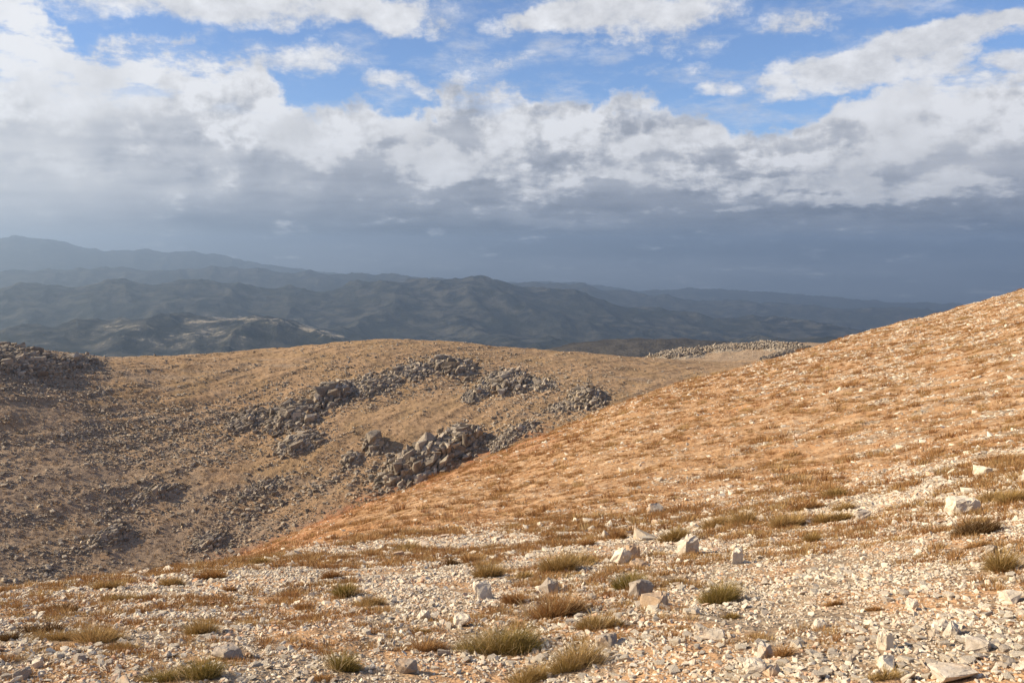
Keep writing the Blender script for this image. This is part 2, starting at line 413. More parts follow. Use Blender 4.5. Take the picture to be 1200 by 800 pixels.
# ------------------------------------------------------------------ materials
def mat(name):
    m = bpy.data.materials.new(name); m.use_nodes = True; m.node_tree.nodes.clear()
    T = NT(m.node_tree); out = T.node('ShaderNodeOutputMaterial')
    return m, T, out
def finish(T, out, col, rough=0.95, bump=None, bstr=0.5, bdist=0.05, spec=0.1, translucent=0):
    b = T.node('ShaderNodeBsdfPrincipled')
    T.put(b.inputs['Base Color'], (*col, 1) if isinstance(col, tuple) else col); b.inputs['Roughness'].default_value = rough
    b.inputs['Specular IOR Level'].default_value = spec
    if bump is not None:
        n = T.node('ShaderNodeBump'); n.inputs['Strength'].default_value = bstr; n.inputs['Distance'].default_value = bdist
        T.put(n.inputs['Height'], bump); T.l.new(n.outputs[0], b.inputs['Normal'])
    sh = b.outputs[0]
    if translucent:
        tr = T.node('ShaderNodeBsdfTranslucent'); T.put(tr.inputs['Color'], col)
        mx = T.node('ShaderNodeMixShader'); mx.inputs[0].default_value = translucent
        T.l.new(sh, mx.inputs[1]); T.l.new(tr.outputs[0], mx.inputs[2]); sh = mx.outputs[0]
    T.l.new(sh, out.inputs[0])

def mat_ground():
    m, T, out = mat('ground')
    p = T.node('ShaderNodeTexCoord').outputs['Object']
    A = lambda n: T.node('ShaderNodeAttribute', attribute_name=n).outputs['Fac']
    stony, hill, red = A('stony'), A('hill'), A('red')
    big = T.noise(p, 0.12, 5, 0.6); mid = T.noise(p, 0.9, 5, 0.6); sm = T.noise(p, 7.0, 5, 0.65); fin = T.noise(p, 40, 3, 0.6)
    # gravel floor between the stones, coloured darker to deepen shade in the gaps
    grav = T.mix(T.mr(sm, .35, .65), (0.25, 0.18, 0.12), (0.46, 0.36, 0.25))
    grav = T.mix(T.mr(mid, .44, .58), grav, (0.50, 0.31, 0.17))
    # dry orange grass on the near slope
    gr = T.mix(T.mr(sm, .35, .65), (0.36, 0.20, 0.098), (0.50, 0.325, 0.18))
    gr = T.mix(T.mr(mid, .48, .62), gr, (0.55, 0.38, 0.235))
    gr = T.mix(T.mr(big, .5, .72), gr, (0.47, 0.26, 0.125))
    # valley side: brown turf with grey scree
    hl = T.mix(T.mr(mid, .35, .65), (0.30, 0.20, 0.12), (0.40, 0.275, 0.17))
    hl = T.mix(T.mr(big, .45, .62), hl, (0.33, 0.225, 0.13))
    st = T.v('MULTIPLY', T.node('ShaderNodeMapping').outputs[0], (1, 1, 1))
    mp = st.node.inputs[0].links[0].from_node; T.put(mp.inputs['Vector'], p)
    mp.inputs['Rotation'].default_value = (0, 0, -R(48)); mp.inputs['Scale'].default_value = (0.035, 0.16, 0.16)
    strata = T.noise(st, 1.0, 7, 0.68)
    scree = T.mr(T.m('ADD', strata, T.m('MULTIPLY', T.m('SUBTRACT', A('rocky'), 0.5), 0.40)), .47, .60)
    hl = T.mix(T.m('MULTIPLY', scree, 0.6), hl, T.mix(T.mr(sm, .35, .65), (0.25, 0.19, 0.14), (0.40, 0.32, 0.24)))
    col = T.mix(T.mr(T.m('ADD', stony, T.m('MULTIPLY', T.m('SUBTRACT', sm, .5), 1.2)), .35, .65), gr, grav)
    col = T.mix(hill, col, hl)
    col = T.mix(T.m('MULTIPLY', red, T.mr(mid, .3, .6, 0.0, 0.6)), col, (0.33, 0.105, 0.045))
    col = T.mix(T.mr(fin, .25, .75), T.mix(1.0, col, (.72, .70, .68), 'MULTIPLY'), T.mix(1.0, col, (1.2, 1.2, 1.2), 'MULTIPLY'))
    finish(T, out, col, 0.97, T.m('ADD', sm, T.m('MULTIPLY', mid, 3.0)), 1.0, 0.10, 0.03)
    return m

def mat_stone(name, cols, grain=14.0, per_object=False, lichen=0.0, ochre=(0.50, 0.30, 0.15)):
    m, T, out = mat(name)
    p = T.node('ShaderNodeTexCoord').outputs['Object']
    if per_object:
        t = T.node('ShaderNodeObjectInfo').outputs['Random']
        p = T.v('ADD', p, T.v('MULTIPLY', T.node('ShaderNodeObjectInfo').outputs['Location'], (1, 1, 1)))
    else: t = T.node('ShaderNodeAttribute', attribute_name='tint').outputs['Fac']
    cr = T.node('ShaderNodeValToRGB'); T.put(cr.inputs[0], t)
    e = cr.color_ramp.elements
    for i, (pos, c) in enumerate(cols):
        if i == 0: e[0].position = pos; e[0].color = (*c, 1)
        elif i == len(cols) - 1: e[-1].position = pos; e[-1].color = (*c, 1)
        else: x = e.new(pos); x.color = (*c, 1)
    n = T.noise(p, grain, 5, 0.65); n2 = T.noise(p, grain * 0.3, 3, 0.6)
    c = T.mix(T.mr(n, .3, .7), T.mix(1.0, cr.outputs[0], (.74, .70, .66), 'MULTIPLY'), cr.outputs[0])
    c = T.mix(T.m('MULTIPLY', T.mr(n2, .56, .7), 0.55), c, ochre)
    if lichen: c = T.mix(T.m('MULTIPLY', T.mr(n2, .28, .44, 1.0, 0.0), lichen), c, (0.10, 0.095, 0.08))
    finish(T, out, c, 0.9, T.m('ADD', n, n2), 0.7, 0.35 / grain, 0.15)
    return m

def mat_grass(name, a, b, c, tr=0.25):
    m, T, out = mat(name)
    t = T.node('ShaderNodeAttribute', attribute_name='tint').outputs['Fac']
    col = T.mix(T.mr(t, 0.0, 0.5, smooth=False), a, b); col = T.mix(T.mr(t, 0.55, 1.0, smooth=False), col, c)
    finish(T, out, col, 0.8, None, spec=0.1, translucent=tr)
    return m

M_GROUND = mat_ground()
PALE = [(0.0, (0.28, 0.235, 0.20)), (0.25, (0.50, 0.42, 0.32)), (0.5, (0.67, 0.60, 0.48)), (0.82, (0.76, 0.69, 0.56)), (1.0, (0.60, 0.36, 0.22))]
GREY = [(0.0, (0.15, 0.125, 0.10)), (0.5, (0.32, 0.275, 0.22)), (0.85, (0.48, 0.42, 0.34)), (1.0, (0.58, 0.48, 0.33))]
M_GRAVEL = mat_stone('gravel', PALE, 30)
M_STONE = mat_stone('limestone', [(0.0, (0.50, 0.44, 0.37)), (0.5, (0.70, 0.62, 0.50)), (1.0, (0.76, 0.68, 0.54))], 16, True)
M_STONE_TAN = mat_stone('tan limestone', [(0.0, (0.50, 0.36, 0.24)), (1.0, (0.60, 0.46, 0.32))], 16, True)
M_STONE_GREY = mat_stone('grey limestone', [(0.0, (0.34, 0.29, 0.24)), (1.0, (0.46, 0.40, 0.33))], 14, True, 0.6)
M_CRAG = mat_stone('weathered crag limestone', GREY, 1.3, False, 0.55, (0.36, 0.24, 0.13))
M_BOULDER = mat_stone('weathered boulder', GREY, 1.5, True, 0.5, (0.36, 0.24, 0.13))

# ------------------------------------------------------------------ the near ground mesh
gpx, gpy, gdep = to_pix(GX, GY, GZ)
front = GY > 0.5
stony = 1 - sstep(rr + 4.5 * fbm(GX / 4, GY / 4, 3, .5, 41), 15, 27)
# pale patches up the right-hand slope
up_right = np.where(front, sstep(gpx, 560, 1050), 0) * sstep(rr, 14, 30)
stony = np.maximum(stony, np.clip(up_right * (0.35 + 1.9 * fbm(GX / 4, GY / 2.6, 4, .6, 47)), 0, 0.9))
hill = sstep(rr - np.where(front, np.interp(gpx, [0, 400, 700, 900, 1200], [0, 0, 0, 0, 90]), 0), 108, 128) * np.ones_like(rr)
# the right-hand slope stays orange up to its own crest
Lc = knot_curve(NEAR[5], AZ)[1]
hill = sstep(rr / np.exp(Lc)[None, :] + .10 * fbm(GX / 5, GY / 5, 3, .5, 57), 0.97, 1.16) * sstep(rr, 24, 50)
def seg_dist(px, py, pts):
    d = np.full(px.shape, 1e9)
    for (x0, y0), (x1, y1) in zip(pts[:-1], pts[1:]):
        vx, vy = x1 - x0, y1 - y0; t = np.clip(((px - x0) * vx + (py - y0) * vy) / (vx * vx + vy * vy), 0, 1)
        d = np.minimum(d, np.hypot(px - x0 - t * vx, py - y0 - t * vy))
    return d
gul = seg_dist(gpx, gpy, [(250, 660), (330, 640), (430, 585), (540, 545), (640, 510)])
red = np.where(front & (rr > 25), np.exp(-(gul / 13) ** 2), 0) * (0.35 + 1.3 * np.clip(fbm(GX / 3, GY / 3, 3, .5, 51) + .3, 0, 1))
rocky = np.where(front, 0.40 + 0.38 * sstep(-gpx + gpy * .9, 60, 420), 0.5) * hill
rocky = np.where(front & (gpx > 740) & (rr > 340), 0.95, rocky)
rocky = np.where(front & (gpx < 130) & (gpy < 470), 0.9, rocky)
rocky = np.where(front & (gpx > 280) & (gpx < 740) & (rr < 340), rocky - 0.12 * sstep(gpx, 280, 420), rocky)
verts = np.stack([GX, GY, GZ], -1).reshape(-1, 3)
me = raw_mesh('hillside', verts, grid_faces(*GX.shape), 4,
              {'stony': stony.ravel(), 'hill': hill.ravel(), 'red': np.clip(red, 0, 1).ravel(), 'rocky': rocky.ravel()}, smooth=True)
tag(link('ground', me, M_GROUND), 'stony orange grass hillside falling into the valley and rising beyond', kind='structure')
del verts

# ------------------------------------------------------------------ the far mountains
FAR = [
    [(-300, Z(-430), 1400), (1500, Z(-430), 1400)],
    [(-300, 440, 2200), (0, 440, 2200), (450, 425, 2200), (600, 419, 2200), (640, 409, 2200), (680, 401, 2200), (720, 397, 2200), (780, 396, 2200), (840, 399, 2200), (900, 405, 2200), (1100, 415, 2200), (1500, 420, 2200)],
    [(-300, Z(-560), 3600), (1500, Z(-560), 3600)],
    [(-300, 380, 6000), (0, 392, 6000), (100, 380, 6000), (200, 370, 6000), (300, 370, 6000), (350, 377, 6000), (385, 389, 6000), (430, 396, 6000), (500, 404, 6000), (650, 405, 6000), (850, 402, 6000), (1200, 400, 6000), (1500, 400, 6000)],
    [(-300, Z(-600), 7000), (200, Z(-560), 7000), (600, Z(-650), 7000), (800, Z(-760), 7000), (1500, Z(-900), 7000)],
    [(-300, 345, 9500), (0, 338, 9500), (100, 331, 9500), (200, 328, 9500), (260, 333, 9500), (350, 340, 9500), (400, 336, 9500), (450, 330, 9500), (500, 331, 9500), (540, 328, 9500), (570, 326, 9500), (600, 330, 9500), (650, 339, 9500), (700, 350, 9500), (760, 362, 9500), (810, 371, 9500), (860, 374, 9500), (930, 377, 9500), (1000, 389, 9500), (1100, 398, 9500), (1500, 395, 9500)],
    [(-300, Z(-600), 11500), (500, Z(-700), 11500), (800, Z(-1050), 11500), (1500, Z(-1250), 11500)],
    [(-300, 315, 15000), (0, 318, 15000), (100, 316, 15000), (200, 315, 15000), (270, 313, 15000), (330, 318, 15000), (400, 320, 15000), (480, 324, 15000), (560, 331, 15000), (650, 331, 15000), (700, 337, 15000), (760, 346, 15000), (850, 352, 15000), (1000, 360, 15000), (1150, 368, 15000), (1500, 360, 15000)],
    [(-300, Z(-700), 18000), (500, Z(-1000), 18000), (1500, Z(-1500), 18000)],
    [(-300, 290, 22000), (-60, 286, 22000), (0, 278, 22000), (40, 275, 22000), (65, 279, 22000), (85, 288, 22000), (120, 294, 22000), (200, 293, 22000), (250, 298, 22000), (300, 309, 22000), (400, 322, 22000), (520, 328, 22000), (620, 330, 22000), (680, 331, 22000), (740, 340, 22000), (800, 338, 22000), (860, 341, 22000), (950, 347, 22000), (1050, 355, 22000), (1200, 358, 22000), (1500, 350, 22000)],
    [(-300, Z(-1500), 25500), (1500, Z(-1600), 25500)],
    [(-300, Z(-1900), 29900), (1500, Z(-1900), 29900)],
]
def far_noise(X, Y, r):
    k = np.exp(-((np.log(r) - math.log(6000)) / .6) ** 2)
    n = (ridged(X / 800 + Y / 3200, Y / 2600, 6, .52, 61) - 1.0) * 62 * sstep(r, 2600, 5200)
    n += (ridged(X / 420, Y / 520, 4, .5, 71) - 1.0) * 16 * sstep(r, 2400, 4500)
    n += (ridged(X / 160, Y / 160, 4, .5, 81) - 1.0) * 5 * sstep(r, 1500, 2200)
    return n
FA = np.concatenate([widen(R(-36), -math.pi, 120)[::-1], np.linspace(R(-36), R(36), 800), widen(R(36), math.pi, 120)])
fq, fr, FX, FY, FZ = heightfield(FAR, FA, [16, 16, 40, 110, 50, 110, 24, 60, 24, 60, 16], far_noise)
# keep it below the near ground where they overlap
fpx, fpy, _ = to_pix(FX, FY, FZ)
ff = FY > 10
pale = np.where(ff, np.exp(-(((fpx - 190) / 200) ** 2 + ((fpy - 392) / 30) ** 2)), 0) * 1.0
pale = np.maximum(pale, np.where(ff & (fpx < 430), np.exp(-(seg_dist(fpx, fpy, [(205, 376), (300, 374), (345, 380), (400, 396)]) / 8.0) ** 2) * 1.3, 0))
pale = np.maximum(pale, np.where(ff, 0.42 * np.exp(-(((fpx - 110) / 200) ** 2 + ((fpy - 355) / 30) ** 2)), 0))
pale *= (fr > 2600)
nearhill_shade = (fr < 3400).astype(float)  # hill whose colour carries a painted cloud shadow
m, T, out = mat('far mountains')
p = T.node('ShaderNodeTexCoord').outputs['Object']
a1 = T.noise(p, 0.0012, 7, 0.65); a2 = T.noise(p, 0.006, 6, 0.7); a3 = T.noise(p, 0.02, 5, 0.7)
base = T.mix(T.mr(a2, .42, .6), (0.012, 0.015, 0.017), (0.070, 0.066, 0.056))  # ranges coloured extra dark: cloud shadow is put into the base colour
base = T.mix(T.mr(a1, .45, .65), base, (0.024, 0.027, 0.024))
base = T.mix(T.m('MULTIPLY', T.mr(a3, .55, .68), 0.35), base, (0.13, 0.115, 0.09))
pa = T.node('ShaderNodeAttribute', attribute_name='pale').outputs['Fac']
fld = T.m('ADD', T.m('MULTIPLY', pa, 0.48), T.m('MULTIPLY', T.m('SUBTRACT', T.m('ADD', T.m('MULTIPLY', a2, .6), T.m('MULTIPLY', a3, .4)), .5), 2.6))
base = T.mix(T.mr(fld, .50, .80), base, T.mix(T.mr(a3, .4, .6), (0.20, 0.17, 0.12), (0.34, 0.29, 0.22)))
nh = T.node('ShaderNodeAttribute', attribute_name='nearhill_shade').outputs['Fac']
base = T.mix(nh, base, T.mix(T.mr(a3, .4, .6), (0.050, 0.047, 0.045), (0.075, 0.068, 0.060)))  # nearer hill: dark tone paints the cloud shadow lying on it
finish(T, out, base, 0.97, T.m('ADD', a2, T.m('MULTIPLY', a3, .3)), 0.6, 40, 0.02)
me = raw_mesh('distant_mountains', np.stack([FX, FY, FZ], -1).reshape(-1, 3), grid_faces(*FX.shape), 4, {'pale': pale.ravel(), 'nearhill_shade': nearhill_shade.ravel()}, smooth=True)
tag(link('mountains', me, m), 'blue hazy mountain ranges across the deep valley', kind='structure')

# ------------------------------------------------------------------ haze
HZ_DENS = 7.6e-5
bm = bmesh.new(); bmesh.ops.create_cube(bm, size=1.0)
for v in bm.verts:
    v.co.x *= 60000; v.co.y = v.co.y * 60000; v.co.z = -2100 + (v.co.z + .5) * (2100 + 620)
me = bpy.data.meshes.new('haze'); bm.to_mesh(me); bm.free()
m, T, out = mat('haze')
pv = T.node('ShaderNodeVolumePrincipled')
pv.inputs['Color'].default_value = (0.60, 0.79, 1.0, 1); pv.inputs['Density'].default_value = HZ_DENS
pv.inputs['Anisotropy'].default_value = 0.62
T.l.new(pv.outputs[0], out.inputs['Volume'])
tag(link('haze', me, m), 'thin blue haze filling the valley air', kind='stuff')

# ------------------------------------------------------------------ stones: shapes
def hull_shape(n, flat, seed, boxy=0.5):
    r = np.random.default_rng(seed)
    p = r.normal(size=(n, 3)); p /= np.linalg.norm(p, axis=1)[:, None]
    p = np.sign(p) * np.abs(p) ** (1 - boxy * .6); p *= r.uniform(.8, 1.0, (n, 1))
    p[:, 2] *= flat; p[:, 0] *= r.uniform(.9, 1.35)
    bm = bmesh.new()
    for c in p: bm.verts.new(c)
    res = bmesh.ops.convex_hull(bm, input=bm.verts)
    junk = [g for g in res['geom_interior'] if isinstance(g, bmesh.types.BMVert)]
    bmesh.ops.delete(bm, geom=junk, context='VERTS')
    bmesh.ops.triangulate(bm, faces=bm.faces)
    bmesh.ops.recalc_face_normals(bm, faces=bm.faces)
    bm.verts.index_update()
    V = np.array([v.co[:] for v in bm.verts]); Fc = np.array([[v.index for v in f.verts] for f in bm.faces])
    bm.free()
    V -= (V.max(0) + V.min(0)) / 2; V /= np.abs(V[:, :2]).max()
    return V, Fc
PEB = [hull_shape(11, .5 + .3 * (i % 3) / 2, 100 + i) for i in range(14)]
CRAGS = [hull_shape(13, .95, 200 + i, .8) for i in range(14)]
LOWS = [hull_shape(8, .7, 300 + i) for i in range(8)]

def rot_mats(yaw, tx, ty):
    cz, sz = np.cos(yaw), np.sin(yaw); cx, sx = np.cos(tx), np.sin(tx); cy, sy = np.cos(ty), np.sin(ty)
    n = len(yaw); o = np.zeros(n); i = np.ones(n)
    Rz = np.array([[cz, -sz, o], [sz, cz, o], [o, o, i]]).transpose(2, 0, 1)
    Rx = np.array([[i, o, o], [o, cx, -sx], [o, sx, cx]]).transpose(2, 0, 1)
    Ry = np.array([[cy, o, sy], [o, i, o], [-sy, o, cy]]).transpose(2, 0, 1)
    return Rx @ Ry @ Rz
def merge_stones(shapes, pos, scl, mats, tint):
    """one mesh from many stones: pos (n,3), scl (n,3), mats (n,3,3)"""
    VV, FF, TT = [], [], []; off = 0
    which = np.arange(len(pos)) % len(shapes)
    for k, (V, Fc) in enumerate(shapes):
        s = np.where(which == k)[0]
        if not len(s): continue
        P = V[None] * scl[s][:, None, :]
        P = np.einsum('nij,nkj->nki', mats[s], P) + pos[s][:, None, :]
        VV.append(P.reshape(-1, 3)); TT.append(np.repeat(tint[s], len(V)))
        idx = Fc[None] + (np.arange(len(s)) * len(V))[:, None, None] + off
        FF.append(idx.reshape(-1)); off += len(s) * len(V)
    return np.concatenate(VV), np.concatenate(FF), np.concatenate(TT)

def hero_stone(seed, lx, ly, lz, smooth_iter=1, rough=0.06, n=16, boxy=.9):
    """an angular block with chipped, slightly rough faces, base at z=0"""
    V, Fc = hull_shape(n, 1.0, seed, boxy)
    bm = bmesh.new(); vs = [bm.verts.new(v) for v in V]
    for f in Fc: bm.faces.new([vs[i] for i in f])
    bmesh.ops.dissolve_limit(bm, angle_limit=R(16), verts=bm.verts, edges=bm.edges)
    bmesh.ops.bevel(bm, geom=bm.edges[:], offset=0.05, segments=1, affect='EDGES')
    bmesh.ops.triangulate(bm, faces=bm.faces)
    bmesh.ops.subdivide_edges(bm, edges=bm.edges, cuts=2, use_grid_fill=True)
    bmesh.ops.triangulate(bm, faces=bm.faces)
    C = np.array([v.co[:] for v in bm.verts])
    h = np.maximum(C[:, 2].max() - C[:, 2].min(), .1)
    C[:, 2] /= h; C[:, 2] -= C[:, 2].min(); C[:, 0] /= np.abs(C[:, 0]).max(); C[:, 1] /= np.abs(C[:, 1]).max()
    nz = fbm(C[:, 0] * 2.2 + seed, C[:, 1] * 2.2 + C[:, 2] * 3.1, 4, .55, seed % 40)
    C[:, :2] *= (1 + rough * 1.6 * nz)[:, None]; C[:, 2] *= (1 + rough * 1.6 * fbm(C[:, 0] * 2.7, C[:, 1] * 2.7 + seed, 3, .5, 5))
    for v, c in zip(bm.verts, C): v.co = (c[0] * lx / 2, c[1] * ly / 2, c[2] * lz)
    me = bpy.data.meshes.new('stone'); bm.to_mesh(me); bm.free()
    return me

# ------------------------------------------------------------------ named foreground rocks
# photo px, base py, width px, height px, material, yaw, label
HERO = [
    (808, 651, 27, 22, 0, 25, 'square pale limestone block casting a dark shadow beside the olive clump at the slope foot', 'the square block'),
    (867, 661, 27, 23, 0, -30, 'pointed pale rock with a shaded right side, just right of the square block', 'the pointed rock'),
    (1131, 604, 36, 20, 0, 8, 'large pale flat-topped block with a dark right face behind the dark brown cushion bush', 'the flat-topped block'),
    (1012, 611, 20, 12, 0, 12, 'rounded rock with a brown shaded face at the upper edge of the gravel', 'the brown-faced rock'),
    (565, 703, 26, 20, 0, 20, 'upright pale rock standing alone above the widest green bush', 'the upright rock'),
    (646, 697, 26, 16, 2, 40, 'dark brown topped rock with a white left face behind a reddish bush', 'the dark-topped rock'),
    (750, 700, 32, 20, 2, 35, 'grey angular block beside the small green bush, bright on its left', 'the grey angular block'),
    (768, 713, 38, 16, 1, -15, 'low tan rock lying just below the grey angular block', 'the low tan rock'),
    (727, 662, 28, 19, 0, 50, 'large pale rounded rock in the heap behind the small green bush', 'the pale rounded rock'),
    (743, 656, 20, 17, 1, 10, 'tilted brown slab leaning on the pale rock heap', 'the brown slab'),
    (748, 666, 24, 9, 1, 60, 'low brown stone lying under the tilted brown slab', 'the low brown stone'),
    (768, 601, 28, 9, 2, 20, 'dark broken rock lying alone in the orange grass of the slope foot', 'the dark broken rock'),
    (1041, 762, 26, 26, 0, 15, 'tall pointed stone with a dark right edge in the lower right gravel', 'the tall pointed stone'),
    (1041, 784, 30, 16, 0, 70, 'broad flat pale stone lying below the tall pointed stone', 'the broad flat stone'),
    (1122, 799, 56, 17, 0, 5, 'widest pale rock of the foreground, half buried at the bottom right edge', 'the widest rock'),
    (1150, 764, 36, 18, 0, -25, 'pale wedge shaped rock lying behind the widest rock', 'the pale wedge'),
    (1118, 745, 26, 17, 0, 40, 'pale rock with a pit of shadow in the lower right corner gravel', 'the pitted rock'),
    (1071, 716, 16, 12, 0, 30, 'small bright white stone alone in open gravel above the pointed stone', 'the bright white stone'),
    (1104, 737, 22, 11, 0, 0, 'flat bright stone just above the pitted rock', 'the flat bright stone'),
    (838, 750, 30, 16, 0, -20, 'pale blunt rock in the gravel below the bright green bush', 'the pale blunt rock'),
    (896, 771, 26, 14, 0, 40, 'flat pale slab below and right of the blunt rock', 'the flat slab'),
    (885, 790, 36, 16, 0, 80, 'low pale rock with a shadowed hollow at the bottom edge', 'the hollow rock'),
    (908, 792, 24, 13, 1, 20, 'tan stone touching the right of the low hollow rock', 'the tan stone'),
    (262, 774, 44, 14, 2, -35, 'dark grey slab tilted out of the gravel in the lower left', 'the dark grey slab'),
    (43, 783, 13, 10, 0, 30, 'small round white stone alone near the lower left corner', 'the round white stone'),
    (24, 797, 24, 10, 2, 10, 'grey rounded stone at the bottom left corner', 'the grey corner stone'),
    (466, 654, 18, 7, 1, 25, 'small brown stone on the skyline edge of the near gravel', 'the brown edge stone'),
    (495, 727, 20, 9, 0, 60, 'pale stone left of the upright rock, low in the gravel', 'the low pale stone'),
    (1155, 557, 22, 10, 0, 20, 'pale rock at the foot of the stony right slope, highest of the big gravel rocks', 'the high pale rock'),
    (1163, 650, 18, 11, 2, 50, 'small grey framed rock below the dark brown cushion bush', 'the small grey rock'),
    (1190, 707, 30, 12, 0, 20, 'pale slab at the right edge of the picture below the olive edge bush', 'the edge slab'),
    (960, 737, 22, 10, 0, 10, 'flat pinkish stone in the middle of the right hand gravel', 'the pinkish flat stone'),
    (712, 760, 30, 14, 2, -20, 'grey slanting stone right of the bottom olive bush pair', 'the slanting stone'),
    (540, 735, 24, 14, 0, 15, 'pale broken stone just above the widest green bush on its left', 'the broken stone'),
    (475, 790, 34, 15, 2, 35, 'grey low stone between the bottom green bushes, partly in shade', 'the grey low stone'),
    (1184, 342, 6, 8, 0, 0, 'small white stone standing on the skyline of the right hand slope', 'the skyline stone'),
]
MS = [M_STONE, M_STONE_TAN, M_STONE_GREY]
refs = []
occupied = []
for i, (px, py, w, h, mt, yaw, lab, short) in enumerate(HERO):
    x, y, z = (float(v[0]) for v in ground_at(px, py - 1))
    if not np.isfinite(x): continue
    d = math.hypot(x, y); k = math.sqrt(d * d + z * z) / F
    sh = .66 if (px > 990 and py > 730) else .80
    W = w * k * sh; Hh = h * k * 1.12 * (sh / .8)
    me = hero_stone(500 + i * 7, W, W * 0.85, Hh * 1.02, rough=.10, boxy=.95 if i in (0, 2, 6) else .75)
    o = link('rock', me, MS[mt], loc=(x, y + W * .25, float(H(x, y + W * .25)) - Hh * .18))
    o.rotation_euler = (R(random.uniform(-7, 7)), R(random.uniform(-7, 7)), R(yaw))
    tag(o, lab, 'rock', 'notable rocks standing out of the stony ground')
    refs.append((px, py, short)); occupied.append((x, y, W * .5))

# ------------------------------------------------------------------ grass and bushes
def blades(n, rx, ry, h, seed, lean=0.9, width=0.003, thick=1.0, fall=0.45):
    r = np.random.default_rng(seed)
    a = r.uniform(0, 2 * np.pi, n); rho = np.sqrt(r.uniform(0, 1, n)) * .92
    edge = 1 + .22 * np.sin(a * 3 + seed) + .16 * np.sin(a * 5 + seed * 2.3)
    k = max(2, min(8, int(round(rx / .05)))); lc = r.integers(0, k, n)
    la_ = r.uniform(0, 6.28, k); lr = np.sqrt(r.uniform(0, 1, k)) * .68; lsz = r.uniform(.30, .58, k); lh = r.uniform(.45, 1.1, k)
    bx = (lr * np.cos(la_))[lc] * rx + rho * np.cos(a) * lsz[lc] * rx * edge
    by = (lr * np.sin(la_))[lc] * ry + rho * np.sin(a) * lsz[lc] * ry * edge
    L = h * lh[lc] * r.uniform(.45, 1.2, n) * (1 - fall * rho ** 2)
    la = a + r.normal(0, .7, n); ln = lean * rho * .75 + np.abs(r.normal(0, .40, n))
    dx = np.cos(la) * np.sin(ln); dy = np.sin(la) * np.sin(ln); dz = np.cos(ln)
    b = np.stack([bx, by, -h * .04 * np.ones(n)], 1)
    d = np.stack([dx, dy, dz], 1)
    mid = b + d * (L * .55)[:, None]
    tip = b + d * L[:, None] + np.stack([np.cos(la), np.sin(la), -.6 * np.ones(n)], 1) * (L * .16 * r.uniform(0, 1.4, n))[:, None]
    wa = r.uniform(0, np.pi, n); wv = np.stack([np.cos(wa), np.sin(wa), np.zeros(n)], 1) * (width * r.uniform(.7, 1.5, n) * .5)[:, None]
    V = np.stack([b - wv, b + wv, mid - wv * .85, mid + wv * .85, tip], 1)
    t = np.clip(r.beta(2, 2, n) + .25 * (rho - .5) + r.uniform(-.25, .25, k)[lc], 0, 1)
    i = np.arange(n)[:, None] * 5
    Fc = np.concatenate([i + [0, 1, 3], i + [0, 3, 2], i + [2, 3, 4]], 1)
    return V.reshape(-1, 3), Fc.ravel(), np.repeat(t, 5)

G = {
    'green': mat_grass('green bush', (0.13, 0.105, 0.025), (0.29, 0.215, 0.06), (0.54, 0.38, 0.16)),
    'olive': mat_grass('olive bush', (0.21, 0.135, 0.042), (0.38, 0.25, 0.085), (0.56, 0.39, 0.19)),
    'tan':   mat_grass('tan grass', (0.32, 0.20, 0.075), (0.44, 0.29, 0.115), (0.56, 0.40, 0.20)),
    'red':   mat_grass('reddish grass', (0.22, 0.10, 0.035), (0.37, 0.20, 0.075), (0.54, 0.34, 0.15)),
    'brown': mat_grass('brown bush', (0.10, 0.055, 0.024), (0.19, 0.11, 0.045), (0.32, 0.20, 0.09)),
}
M_STALK = mat_grass('dry stalks', (0.45, 0.32, 0.16), (0.52, 0.38, 0.2), (0.62, 0.48, 0.28))

